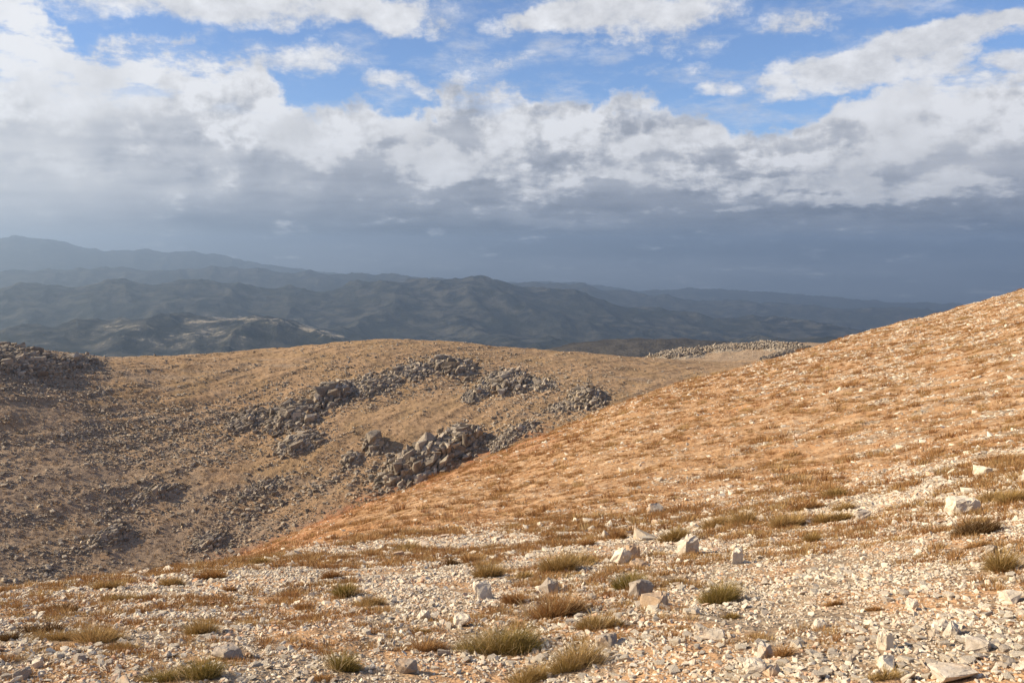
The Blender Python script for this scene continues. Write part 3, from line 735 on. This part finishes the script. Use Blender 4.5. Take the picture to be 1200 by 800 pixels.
BUSH = [  # px, base py, width px, height px, kind, label
    (585, 768, 96, 36, 'green', 'widest dark green bush in the lower middle of the gravel', 1),
    (672, 786, 84, 34, 'olive', 'rusty olive bush at the bottom, right of the widest green bush', 1),
    (622, 799, 60, 30, 'olive', 'olive brown bush cut by the bottom edge, left of the rusty olive bush', 1),
    (208, 800, 84, 26, 'green', 'dark olive bush cut by the bottom edge in the lower left', 1),
    (402, 790, 46, 30, 'green', 'dark green tuft at the bottom left of the middle, left of the grey low stone', 1),
    (365, 797, 46, 18, 'red', 'reddish brown tuft beside the dark green bottom tuft', 0),
    (226, 745, 44, 22, 'olive', 'olive bush with upright stems in the left gravel above the dark grey slab', 1),
    (92, 752, 104, 18, 'tan', 'long low yellow grass mat in the left foreground', 0),
    (132, 761, 62, 14, 'tan', 'shorter yellow grass mat just below the long yellow mat', 0),
    (42, 743, 46, 16, 'brown', 'red brown low bush left of the long yellow grass mat', 0),
    (10, 750, 22, 12, 'brown', 'small brown tuft at the left edge of the picture', 0),
    (852, 706, 52, 28, 'green', 'bright green bush alone in the middle of the right hand gravel', 1),
    (736, 692, 32, 22, 'green', 'small round green bush touching the grey angular block', 1),
    (655, 671, 42, 26, 'olive', 'golden olive bush, left half of the pair behind the small green bush', 1),
    (688, 662, 38, 18, 'olive', 'darker olive bush, right half of the pair behind the small green bush', 0),
    (652, 724, 84, 30, 'red', 'wide rusty bush with green tips below the dark-topped rock', 1),
    (606, 708, 44, 20, 'red', 'loose reddish tuft left of the wide rusty bush', 0),
    (702, 738, 66, 24, 'olive', 'olive brown mat right of the wide rusty bush', 1),
    (577, 676, 42, 20, 'olive', 'olive tuft near the upper edge of the gravel, left of the golden olive bush', 0),
    (618, 677, 24, 10, 'olive', 'tiny olive tuft between the upper olive tuft and the golden bush', 0),
    (553, 659, 28, 13, 'red', 'small rusty tuft on the upper edge of the gravel above the upper olive tuft', 0),
    (533, 662, 16, 10, 'brown', 'tiny brown tuft left of the small rusty edge tuft', 0),
    (800, 634, 50, 18, 'olive', 'dark olive clump on the gravel edge right behind the square block', 1),
    (838, 618, 50, 14, 'tan', 'rusty tan clump behind and right of the dark olive clump', 0),
    (876, 615, 28, 20, 'tan', 'upright tan tuft on the gravel edge above the pointed rock', 0),
    (925, 618, 32, 18, 'tan', 'pale tan tuft left of the brown-faced rock', 0),
    (958, 634, 30, 13, 'olive', 'small olive tuft in front of the brown-faced rock', 0),
    (980, 611, 44, 12, 'olive', 'low olive mat touching the left of the brown-faced rock', 0),
    (950, 596, 40, 12, 'red', 'rusty mat on the slope foot above the pale tan tuft', 0),
    (992, 598, 30, 12, 'tan', 'tan tuft directly behind the brown-faced rock', 0),
    (978, 583, 30, 12, 'olive', 'small olive tuft on the slope foot, topmost above the brown-faced rock', 0),
    (1145, 627, 52, 20, 'brown', 'dark brown cushion bush in front of the flat-topped block', 1),
    (1190, 668, 34, 26, 'olive', 'dark olive bush at the right edge of the picture', 1),
    (1190, 589, 34, 18, 'olive', 'olive tuft at the right edge right of the flat-topped block', 0),
    (1160, 588, 40, 13, 'tan', 'pale yellow tuft behind the flat-topped block', 0),
    (404, 701, 32, 18, 'green', 'olive green tuft on the left centre gravel', 1),
    (436, 710, 56, 12, 'tan', 'long yellow mat right of the olive green tuft', 0),
    (432, 716, 30, 10, 'tan', 'small pale mat below the long yellow mat', 0),
    (378, 679, 40, 12, 'red', 'rusty mat behind the olive green tuft', 0),
    (478, 646, 34, 13, 'olive', 'dark olive tuft on the gravel skyline near the brown edge stone', 0),
    (686, 640, 28, 11, 'red', 'reddish tuft on the gravel edge above the darker olive bush', 0),
    (725, 632, 24, 14, 'red', 'vivid red brown tuft on the gravel edge', 0),
    (757, 630, 22, 9, 'olive', 'small olive tuft between the vivid red tuft and the dark olive clump', 0),
    (797, 685, 34, 12, 'olive', 'thin olive tuft between the grey angular block and the pointed rock', 0),
    (140, 704, 42, 12, 'olive', 'olive mat in the upper left gravel', 0),
    (78, 716, 46, 12, 'brown', 'brown mat left below the upper left olive mat', 0),
    (247, 679, 46, 12, 'red', 'reddish mat near the left skyline of the gravel', 0),
    (300, 662, 34, 10, 'olive', 'olive tuft on the gravel skyline where the gully begins', 0),
    (198, 686, 44, 13, 'tan', 'ochre tuft on the left skyline of the gravel', 0),
    (120, 690, 40, 11, 'tan', 'tan mat at the far left skyline of the gravel', 0),
    (272, 693, 26, 9, 'red', 'dark red patch of grass under the reddish skyline mat', 0),
    (512, 764, 56, 24, 'red', 'red olive tuft touching the left of the widest green bush', 0),
    (495, 742, 26, 10, 'olive', 'small green brown tuft above the red olive tuft', 0),
    (1042, 801, 56, 14, 'olive', 'olive tuft cut by the bottom edge in the right hand corner gravel', 0),
    (345, 715, 36, 10, 'red', 'loose red tuft left of the olive green tuft', 0),
    (862, 725, 36, 9, 'olive', 'flat olive mat just below the bright green bush', 0),
    (975, 710, 28, 9, 'red', 'pinkish mat in the open right hand gravel', 0),
    (1025, 716, 30, 9, 'red', 'second pinkish mat, left of the bright white stone', 0),
    (925, 768, 40, 14, 'red', 'rusty mat right of the flat slab near the bottom', 0),
    (1145, 641, 32, 7, 'red', 'thin orange mat just below the dark brown cushion bush', 0),
]
bush_dir = []
for i, (px, py, w, h, kind, lab, big) in enumerate(BUSH):
    x, y, z = (float(v[0]) for v in ground_at(px, min(py, 799)))
    k = math.sqrt(x * x + y * y + z * z) / F
    W = w * k * .95; Hh = h * k * .95
    D = min(W, max(Hh * 1.3, W * .45))
    yy = y + D * .40; zz = float(H(x, yy))
    dens = 1900 if big else 1000
    n = int(1.5 * min(2600, max(420, dens * (W / .4) * (D / .3))))
    V, Fc, t = blades(n, W / 2, D / 2, Hh * 1.38, 900 + i, width=max(.0022, .40 * k))
    # follow the slope of the ground underneath
    V[:, 2] += H(x + V[:, 0], yy + V[:, 1]) - zz
    o = link('bush' if kind in ('green', 'olive', 'brown') else 'grass_tuft', raw_mesh('bush', V, Fc, 3, {'tint': t}), G[kind], loc=(x, yy, zz))
    tag(o, lab, 'bush' if kind in ('green', 'olive', 'brown') else 'grass tuft', 'bushes and tufts on the near gravel')
    if big:
        V, Fc, t = blades(int(n * .06) + 14, W / 2, D / 2, Hh * 1.6, 1900 + i, width=max(.002, .45 * k), fall=.2)
        V[:, 2] += H(x + V[:, 0], yy + V[:, 1]) - zz
        link('stalks', raw_mesh('stalks', V, Fc, 3, {'tint': t}), M_STALK, parent=o)
    occupied.append((x, yy, W * .42)); refs.append((px, py, None))

# ------------------------------------------------------------------ gravel of the near ground
def wedge(n, r0, r1, a0=-36, a1=36, power=1.0):
    a = rng.uniform(R(a0), R(a1), n)
    u = rng.uniform(0, 1, n)
    r = np.exp(np.log(r0) + (np.log(r1) - np.log(r0)) * u) if power == 0 else (r0 ** power + (r1 ** power - r0 ** power) * u) ** (1 / power)
    return r * np.sin(a), r * np.cos(a), r
x, y, r = wedge(390000, 2.4, 27, -46, 46, power=1.5)
keep = rng.uniform(0, 1, len(x)) < (1 - sstep(r, 15, 27)) * np.clip(0.80 + 1.1 * fbm(x / 1.1, y / 1.1, 3, .5, 31), 0.12, 1)
for ox, oy, orad in occupied:
    if orad > .02: keep &= np.hypot(x - ox, y - oy) > orad * .8
x, y, r = x[keep], y[keep], r[keep]
size = 0.0105 * np.exp(rng.normal(0, .48, len(x))) * (1 + .35 * fbm(x / 2.5, y / 2.5, 2, .5, 33))
size = np.clip(size, .006, .042) * (1 + .25 * sstep(r, 6, 16))
z = H(x, y)
scr = size / r
# the largest on the picture become stones of their own
order = np.argsort(-scr)
ppx, ppy, _ = to_pix(x, y, z)
inview = (ppx > 4) & (ppx < 1196) & (ppy < 796) & (y > 0)
order = [i for i in order if inview[i]]
N_IND = 262
solo = np.array(order[:N_IND])
rest = np.ones(len(x), bool); rest[solo] = False
xs, ys, zs, sz = x[rest], y[rest], z[rest], size[rest]
n = len(xs)
scl = np.stack([sz * rng.uniform(.8, 1.3, n), sz * rng.uniform(.7, 1.1, n), sz * rng.uniform(.4, 1.0, n)], 1)
mats = rot_mats(rng.uniform(0, 6.28, n), rng.normal(0, .42, n), rng.normal(0, .42, n))
tint = rng.beta(2.2, 1.6, n) * .93; pk = rng.uniform(0, 1, n) < .10; tint[pk] = rng.uniform(.88, 1, pk.sum())
V, Fc, t = merge_stones(PEB, np.stack([xs, ys, zs + scl[:, 2] * .45], 1), scl, mats, tint)
tag(link('gravel', raw_mesh('gravel', V, Fc, 3, {'tint': t}), M_GRAVEL), 'pale limestone gravel covering the near ground', 'gravel', kind='stuff')

protos = [hero_stone(3000 + i * 13, 2, 1.6, 1.0, rough=.04, n=13, boxy=.8) for i in range(10)]
for mm in protos: mm.materials.append(M_STONE)
import re
short_names = {}
for px, py, w, h, kind, lab, big in BUSH:
    sn = re.split(r' (?:in|at|on|cut|alone|touching|below|beside|left|right|with|behind|near|above|under|where|between|directly|just|half) |,', lab)[0]
    short_names.setdefault('the ' + sn, []).append((px, py))
refs += [(p[0][0], p[0][1], k) for k, p in short_names.items() if len(p) == 1]
used = {}
for c, i in enumerate(solo):
    o = bpy.data.objects.new('stone', protos[c % 10]); COL.objects.link(o)
    s = float(size[i])
    o.scale = (s * random.uniform(.9, 1.3), s * random.uniform(.75, 1.1), s * random.uniform(.8, 1.3))
    o.location = (float(x[i]), float(y[i]), float(z[i]) - s * .25)
    o.rotation_euler = (random.uniform(-.2, .2), random.uniform(-.2, .2), random.uniform(0, 6.28))
    lab = None
    ph = sorted((math.hypot(ppx[i] - a, (ppy[i] - b)), a, b, s2) for a, b, s2 in refs if s2)
    for dmin, a, b, s2 in ph[:3]:
        if dmin > 48 or lab: break
        dx, dy = ppx[i] - a, ppy[i] - b
        side = ('just right of' if dx > 0 else 'just left of') if abs(dx) > abs(dy) * 1.3 else ('just below' if dy > 0 else 'just above')
        c0 = used.get((s2, side), 0)
        if c0 < 2:
            used[(s2, side)] = c0 + 1; lab = ('largest' if c0 == 0 else 'second largest') + ' loose stone ' + side + ' ' + s2
    tag(o, lab or 'loose pale angular limestone piece among the near gravel', 'stone', 'larger stones lying in the near gravel')

# ------------------------------------------------------------------ stones and dry tufts on the right-hand slope
def slope_points(n, power=1.0):
    """points on the near side of the diagonal crest, denser where they show larger"""
    x, y, r = wedge(int(n * 1.2), 15, 260, -26, 46, power)
    az = np.arctan2(x, y)
    cr = np.exp(np.interp(az, AZ, Lc))
    k = (r < cr * 1.03)
    return x[k], y[k], r[k]
x, y, r = slope_points(420000, .9)
px_, py_, _ = to_pix(x, y, H(x, y))
dn = -.12 + .30 * sstep(px_, 700, 1150) + 1.9 * fbm(x / 4, y / 2.6, 4, .6, 47) * sstep(px_, 350, 900) + .9 * (1 - sstep(r, 15, 32))
k = rng.uniform(0, 1, len(x)) < np.clip(dn, .045, 1) * .75
x, y, r = x[k], y[k], r[k]; n = len(x)
sz = 0.032 * np.exp(rng.normal(0, .5, n)) * (1 + 2.6 * sstep(r, 20, 140)); sz = np.clip(sz, .02, .24)
scl = np.stack([sz * rng.uniform(.8, 1.3, n), sz * rng.uniform(.7, 1.1, n), sz * rng.uniform(.4, .8, n)], 1)
V, Fc, t = merge_stones(LOWS, np.stack([x, y, H(x, y) + scl[:, 2] * .2], 1), scl, rot_mats(rng.uniform(0, 6.28, n), rng.normal(0, .2, n), rng.normal(0, .2, n)), rng.beta(2.2, 1.6, n) * .97)
tag(link('scree', raw_mesh('scree', V, Fc, 3, {'tint': t}), M_GRAVEL), 'pale loose stones strewn over the orange right hand slope', 'scree', kind='stuff')

def far_tufts(x, y, w, h, nb, seed, blade=.05):
    r = np.random.default_rng(seed); n = len(x)
    a = r.uniform(0, 6.28, (n, nb)); rho = np.sqrt(r.uniform(0, 1, (n, nb)))
    bx = x[:, None] + np.cos(a) * rho * w[:, None] * .5; by = y[:, None] + np.sin(a) * rho * w[:, None] * .42
    bz = np.repeat(H(x, y)[:, None], nb, 1)
    gx = (H(x + .2, y) - H(x - .2, y)) / .4; gy = (H(x, y + .2) - H(x, y - .2)) / .4
    bz = bz + gx[:, None] * (bx - x[:, None]) + gy[:, None] * (by - y[:, None]) - .01
    hh = h[:, None] * r.uniform(.6, 1.1, (n, nb)) * (1 - .45 * rho ** 2)
    tx = bx + np.cos(a) * rho * h[:, None] * .5 + r.normal(0, .15, (n, nb)) * h[:, None]; ty = by + np.sin(a) * rho * h[:, None] * .5 + r.normal(0, .15, (n, nb)) * h[:, None]
    wa = r.uniform(0, 3.14, (n, nb)); bw = w[:, None] * r.uniform(.5, 1.2, (n, nb)) * blade
    V = np.stack([np.stack([bx - np.cos(wa) * bw, by - np.sin(wa) * bw, bz], -1), np.stack([bx + np.cos(wa) * bw, by + np.sin(wa) * bw, bz], -1), np.stack([tx, ty, bz + hh], -1)], 2)
    t = np.clip(np.repeat(r.beta(2, 2, n)[:, None], nb, 1) + r.normal(0, .12, (n, nb)), 0, 1)
    return V.reshape(-1, 3), np.arange(n * nb * 3), np.repeat(t.ravel(), 3)
M_DRY = mat_grass('dry orange grass', (0.30, 0.14, 0.06), (0.46, 0.26, 0.125), (0.58, 0.41, 0.24), .2)
M_DRY_DARK = mat_grass('rusty grass', (0.25, 0.115, 0.045), (0.37, 0.21, 0.085), (0.46, 0.33, 0.155), .2)
x, y, r = slope_points(110000, .9)
px_, _, _ = to_pix(x, y, H(x, y))
k = rng.uniform(0, 1, len(x)) < np.clip(.55 - .25 * sstep(px_, 850, 1200) + 1.3 * fbm(x / 4, y / 2.6, 4, .6, 45), .15, 1) * sstep(r, 15, 24)
x, y, r = x[k], y[k], r[k]; n = len(x)
w = .13 * np.exp(rng.normal(0, .4, n)) * (1 + 1.2 * sstep(r, 20, 140)); h = w * rng.uniform(.35, .65, n)
V, Fc, t = far_tufts(x, y, w, h, 18, 5, .07)
tag(link('dry_grass', raw_mesh('dry_grass', V, Fc, 3, {'tint': t}), M_DRY), 'dry orange grass covering the right hand slope', 'grass', kind='stuff')
x, y, r = slope_points(42000, .8)
x2, y2, r2 = wedge(7500, 5, 24, power=1.3)
x = np.concatenate([x, x2]); y = np.concatenate([y, y2]); r = np.concatenate([r, r2])
k = (fbm(x / 3.5, y / 3.5, 4, .6, 49) > -.02); x, y, r = x[k], y[k], r[k]; n = len(x)
w = .20 * np.exp(rng.normal(0, .45, n)) * (1 + 1.2 * sstep(r, 25, 120)); w = np.minimum(w, .02 * r); h = w * rng.uniform(.3, .6, n)
V, Fc, t = far_tufts(x, y, w, h, 80, 6, .028)
tag(link('dry_grass', raw_mesh('rusty_grass', V, Fc, 3, {'tint': t}), M_DRY_DARK), 'small rusty grass patches between the stones', 'grass', kind='stuff')

# ------------------------------------------------------------------ rock outcrops on the valley side
def crag_axes(xy):
    c = xy.mean(0); w, U = np.linalg.eigh(np.cov((xy - c).T)); return c, np.sqrt(np.maximum(w, 1e-3)) * 2.15 + .3, U
def crag_lift(x, y, ax, hc):
    c, e, U = ax
    dx, dy = x - c[0], y - c[1]
    a = (dx * U[0, 0] + dy * U[1, 0]) / e[0]; b = (dx * U[0, 1] + dy * U[1, 1]) / e[1]
    # stepped, broken top
    return hc * sstep(1 - (a * a + b * b) + .5 * fbm(x / 2.2, y / 2.2, 3, .6, 35), .0, .75)
def crag_mesh(pxs, pys, sizes, seed, up=1.45, sink=.33, hc=0.8):
    """jagged rocks leaning together, standing on the ground under the given photo points; returns mesh data round an origin"""
    r = np.random.default_rng(seed)
    x, y, z = ground_at(pxs, pys)
    rd = np.hypot(x, y); md = np.nanmedian(rd)
    ok = np.isfinite(x) & (rd > 70) & (np.abs(rd / md - 1) < .12); x, y, z, s = x[ok], y[ok], z[ok], sizes[ok]; n = len(x)
    scl = np.stack([s * r.uniform(.9, 1.9, n), s * r.uniform(.4, .8, n), s * up * r.uniform(.6, 1.25, n)], 1)
    M = rot_mats(r.normal(R(55), .35, n), r.normal(.25, .2, n), r.normal(.10, .2, n))
    ax = crag_axes(np.stack([x, y], 1)) if n else None
    pos = np.stack([x, y, H(x, y) + (crag_lift(x, y, ax, hc) if n else 0) + scl[:, 2] * (.45 - sink)], 1)
    return pos, scl, M, r.beta(2.2, 2.0, n)
def with_ledge(VFt, pos, org, s, hc=0.8):
    """the solid broken bedrock the separate teeth of a crag stand on"""
    V, Fc, t = VFt
    c = pos[:, :2].mean(0); D = pos[:, :2] - c
    w, U = np.linalg.eigh(np.cov(D.T)); e = np.sqrt(np.maximum(w, 1e-3)) * 2.15 + .3
    a = np.linspace(0, 2 * np.pi, 220, endpoint=False); rho = np.linspace(0, 1, 60) ** .8
    P = c + (rho[:, None, None] * (np.cos(a)[None, :, None] * U[:, 0] * e[0] + np.sin(a)[None, :, None] * U[:, 1] * e[1]))
    x, y = P[..., 0], P[..., 1]
    lump = ridged(x / (3.0 * s + .5), y / (2.0 * s + .4), 5, .65, 33)
    h = np.clip(lump - .75, -.6, 1.2) * s * 1.5 * (1 - rho[:, None] ** 3) - .25 * rho[:, None] ** 3 - .05 + crag_lift(x, y, crag_axes(pos[:, :2]), hc) * (1 - rho[:, None] ** 4)
    Q = np.stack([x, y, H(x, y) + h], -1).reshape(-1, 3) - org
    nr, nc = len(rho), len(a); i = np.arange(nr - 1)[:, None] * nc; j = np.arange(nc)[None, :]; j2 = (j + 1) % nc
    A, B, C2, D2 = (i + j).ravel(), (i + j2).ravel(), (i + nc + j2).ravel(), (i + nc + j).ravel()
    f = np.concatenate([np.stack([A, B, C2], 1), np.stack([A, C2, D2], 1)]) + len(V)
    return np.concatenate([V, Q]), np.concatenate([Fc, f.ravel()]), np.concatenate([t, np.clip(.35 + .3 * (lump - .8), 0, 1).ravel()[:len(Q)]])
def ellipse_pts(cx, cy, rx, ry, rot, n, r):
    a = r.uniform(0, 6.28, n); q = np.minimum(np.abs(r.normal(0, .62, n)) + .1 * r.uniform(0, 1, n), 1.7)
    u, v = np.cos(a) * q * rx, np.sin(a) * q * ry; c, s = math.cos(R(rot)), math.sin(R(rot))
    return cx + u * c - v * s, cy + u * s + v * c
CRG = [  # cx, cy, rx, ry, rotation, count, size m, label
    (500, 540, 64, 15, -24, 210, 1.15, 'largest dark grey crag in the middle of the valley side beside the gully'),
    (540, 520, 26, 10, -10, 90, 1.25, 'humped upper right top of the crags above the gully, dark on its right'),
    (437, 523, 13, 11, 0, 46, .95, 'small round grey crag standing alone left of the largest crag'),
    (411, 538, 13, 7, -20, 30, .80, 'low broken crag just below left of the small round crag'),
    (388, 466, 28, 11, -24, 90, 1.20, 'dark crag at the upper end of the long rocky band'),
    (345, 488, 36, 14, -20, 120, 1.05, 'long dark crag in the middle of the left rocky band'),
    (350, 520, 32, 12, -22, 70, .80, 'broken crag strip below the long dark crag'),
    (292, 492, 34, 10, -18, 70, .75, 'low ragged crag left end of the rocky band'),
    (440, 452, 36, 13, -8, 90, .85, 'grey crag row joining the dark crag to the upper outcrops'),
    (487, 434, 34, 9, -5, 75, .85, 'pale crag row just under the rounded summit'),
    (530, 431, 34, 9, 8, 80, .95, 'light grey crag with upright teeth right of the summit row'),
    (592, 449, 34, 12, -6, 110, 1.05, 'broad pale and dark crag above the grassy bowl'),
    (560, 462, 24, 7, -20, 36, .75, 'low rock rib under the broad pale crag'),
    (636, 452, 20, 6, 0, 30, .75, 'small crag between the broad pale crag and the last one'),
    (688, 467, 24, 10, 4, 70, 1.10, 'last crag on the right with a black shadowed side over the gully'),
    (665, 477, 26, 7, -5, 36, .70, 'low rocks in front of the last right hand crag'),
    (606, 505, 30, 6, -20, 40, .70, 'low rock rib running right from the humped crag'),
    (586, 520, 24, 7, -24, 36, .75, 'low rocks right under the humped crag near the gully'),
    (28, 424, 60, 15, 8, 210, .85, 'grey crag crowning the far left skyline'),
    (90, 424, 26, 7, 4, 60, .85, 'right tip of the skyline crag at the far left, darker'),
    (130, 628, 28, 8, -18, 50, .60, 'low grey rib at the bottom left of the valley side'),
    (245, 636, 30, 8, -20, 54, .60, 'low grey rib above the gully start at the bottom of the valley side'),
    (185, 578, 36, 8, -16, 50, .55, 'small grey scree rib in the lower left of the valley side'),
    (310, 572, 34, 8, -20, 50, .60, 'small dark rib in the middle bottom of the valley side'),
]
for i, (cx, cy, ax, ay, ro, n, s, lab) in enumerate(CRG):
    r = np.random.default_rng(4000 + i)
    n = int(n * 6); hc = {0: 1.7, 1: 1.9, 2: 1.2, 4: 1.4, 5: .9, 10: .9, 11: 1.1, 14: 1.0, 18: .6}.get(i, .35); s *= .44 if i in (0, 1, 2, 4, 5, 10, 11) else .38
    qx, qy = ellipse_pts(cx, cy, ax, ay, ro, n, r)
    d = np.hypot((qx - cx) / ax, (qy - cy) / ax)
    sz = s * np.exp(r.normal(-.12, .36, n)) * np.clip(1.25 - .6 * d, .35, 1.3)
    pos, scl, M, t = crag_mesh(qx, qy, sz, 4100 + i, hc=hc)
    if len(pos) == 0: continue
    org = pos.mean(0)
    V, Fc, tt = with_ledge(merge_stones(CRAGS, pos - org, scl, M, t), pos, org, s, hc)
    o = link('rock_outcrop', raw_mesh('rock_outcrop', V, Fc, 3, {'tint': tt}), M_CRAG, loc=org)
    tag(o, lab, 'rock outcrop', 'crags on the far side of the gully')

# the cliffed little ridge behind, right of the middle
def ridge_crag(pts, n, s, lab, seed, spread=5):
    n *= 7; s *= .30
    r = np.random.default_rng(seed); t = r.uniform(0, len(pts) - 1.001, n); i = t.astype(int); f = t - i
    P = np.array(pts, float); q = P[i] * (1 - f)[:, None] + P[i + 1] * f[:, None]
    q[:, 1] += r.uniform(-.2, 1, n) * spread
    pos, scl, M, tt = crag_mesh(q[:, 0], q[:, 1], s * np.exp(r.normal(-.1, .3, n)), seed + 1, up=1.7)
    org = pos.mean(0); V, Fc, t2 = with_ledge(merge_stones(CRAGS, pos - org, scl, M, tt * .7 + .15), pos, org, s)
    tag(link('rock_outcrop', raw_mesh('rock_outcrop', V, Fc, 3, {'tint': t2}), M_CRAG, loc=org), lab, 'rock outcrop', 'cliffs of the small back ridge')
ridge_crag([(752, 418), (775, 415), (800, 412), (822, 409)], 130, 1.35, 'left cliff of the pale back ridge, a row of upright blocks', 5000, 7)
ridge_crag([(822, 409), (850, 406), (880, 404)], 90, 1.15, 'middle of the pale back ridge, low broken cliff', 5010)
ridge_crag([(880, 404), (905, 403), (940, 405)], 110, 1.25, 'right cliff of the pale back ridge next to the orange slope', 5020, 6)
ridge_crag([(890, 420), (920, 413), (950, 406)], 60, .7, 'pale rock line where the back ridge meets the orange slope', 5030, 3)

# loose rocks between the crags: 260 boulders of their own, the rest as scree
nn = 115000
px_ = rng.uniform(-330, 960, nn); py_ = rng.uniform(398, 700, nn)
X, Y, ZZ = ground_at(px_, py_)
rad = np.hypot(X, Y)
ok = np.isfinite(X) & (rad > 100)
azz = np.arctan2(X, Y); ok &= rad > np.exp(np.interp(np.nan_to_num(azz), AZ, Lc)) * 1.05
X, Y, px_, py_ = X[ok], Y[ok], px_[ok], py_[ok]
band = seg_dist(px_, py_, [(120, 520), (230, 505), (330, 485), (390, 462), (450, 445), (520, 432), (590, 445), (690, 466)])
band2 = seg_dist(px_, py_, [(300, 600), (430, 555), (540, 525), (620, 500), (700, 478)])
a = R(48); u = X * math.cos(a) + Y * math.sin(a); v = -X * math.sin(a) + Y * math.cos(a)
stn = fbm(u / 18, v / 4.0, 4, .6, 91)
dn = .22 + 1.0 * np.exp(-(band / 32) ** 2) + .5 * np.exp(-(band2 / 20) ** 2) + .9 * stn + .16 * sstep(-px_ + py_ * .9, 60, 420)
dn += np.where((px_ > 745) & (py_ < 420), .7, 0) + np.where((px_ < 130) & (py_ < 470), .5, 0)
dn -= .35 * np.exp(-(((px_ - 500) / 90) ** 2 + ((py_ - 478) / 18) ** 2))
keep = rng.uniform(0, 1, len(X)) < np.clip(dn, .02, 1)
X, Y, px_, py_, dn = X[keep], Y[keep], px_[keep], py_[keep], dn[keep]; n = len(X)
sz = .155 * np.exp(rng.normal(0, .42, n)) * (.75 + .45 * np.clip(dn, 0, 1)); sz = np.clip(sz, .08, .36)
order = np.argsort(-sz / np.hypot(X, Y)); order = order[(px_[order] > 2) & (py_[order] > 402)]
solo = order[:250]; rest = np.ones(n, bool); rest[solo] = False
def scatter_cfg(X, Y, sz):
    n = len(X)
    scl = np.stack([sz * rng.uniform(.8, 1.3, n), sz * rng.uniform(.7, 1.1, n), sz * rng.uniform(.6, 1.15, n)], 1)
    return np.stack([X, Y, H(X, Y) + scl[:, 2] * .2], 1), scl, rot_mats(rng.uniform(0, 6.28, n), rng.normal(0, .25, n), rng.normal(.15, .25, n))
pos, scl, M = scatter_cfg(X[rest], Y[rest], sz[rest])
V, Fc, t = merge_stones(LOWS, pos, scl, M, rng.beta(2.2, 2.0, len(pos)))
tag(link('scree', raw_mesh('valley_scree', V, Fc, 3, {'tint': t}), M_CRAG), 'grey weathered rocks strewn over the far valley side', 'scree', kind='stuff')
bp = []
for V0, F0 in CRAGS[:8]:
    mm = raw_mesh('boulder', V0, F0.ravel(), 3); mm.materials.append(M_BOULDER); bp.append(mm)
pos, scl, M = scatter_cfg(X[solo], Y[solo], sz[solo])
for i in range(len(solo)):
    o = bpy.data.objects.new('boulder', bp[i % 8]); COL.objects.link(o)
    o.location = pos[i]; o.scale = scl[i] * 1.1; o.rotation_euler = Matrix(M[i].tolist()).to_euler()
    bx, by, _ = to_pix(*[float(v) for v in pos[i]])
    near = min(CRG, key=lambda c: math.hypot(c[0] - bx, (c[1] - by) * 1.5)); dx, dy = bx - near[0], by - near[1]
    side = ('right of' if dx > 0 else 'left of') if abs(dx) > abs(dy) * 1.3 else ('below' if dy > 0 else 'above')
    short = ' '.join(near[-1].split()[:10]); lab = None
    c0 = used.get((short, side), 0)
    if c0 < 2 and math.hypot(dx, dy) < 90:
        used[(short, side)] = c0 + 1; lab = ('largest' if c0 == 0 else 'second largest') + ' boulder ' + side + ' the ' + short
    tag(o, lab or 'weathered grey boulder lying loose between the crags of the valley side', 'boulder', 'boulders strewn over the valley side')
# low turf tufts on the valley side
nn = 22000
px_ = rng.uniform(-330, 900, nn); py_ = rng.uniform(398, 700, nn)
X, Y, ZZ = ground_at(px_, py_); rad = np.hypot(X, Y)
ok = np.isfinite(X) & (rad > 100) & (rad > np.exp(np.interp(np.nan_to_num(np.arctan2(X, Y)), AZ, Lc)) * 1.05)
X, Y = X[ok], Y[ok]; n = len(X)
w = .55 * np.exp(rng.normal(0, .35, n)); h = w * rng.uniform(.25, .45, n)
V, Fc, t = far_tufts(X, Y, w, h, 9, 8, .09)
M_TURF = mat_grass('valley turf', (0.19, 0.125, 0.07), (0.29, 0.195, 0.11), (0.37, 0.265, 0.165), .15)
tag(link('dry_grass', raw_mesh('valley_turf', V, Fc, 3, {'tint': t}), M_TURF), 'low brown turf on the far valley side', 'grass', kind='stuff')
print('scene built')
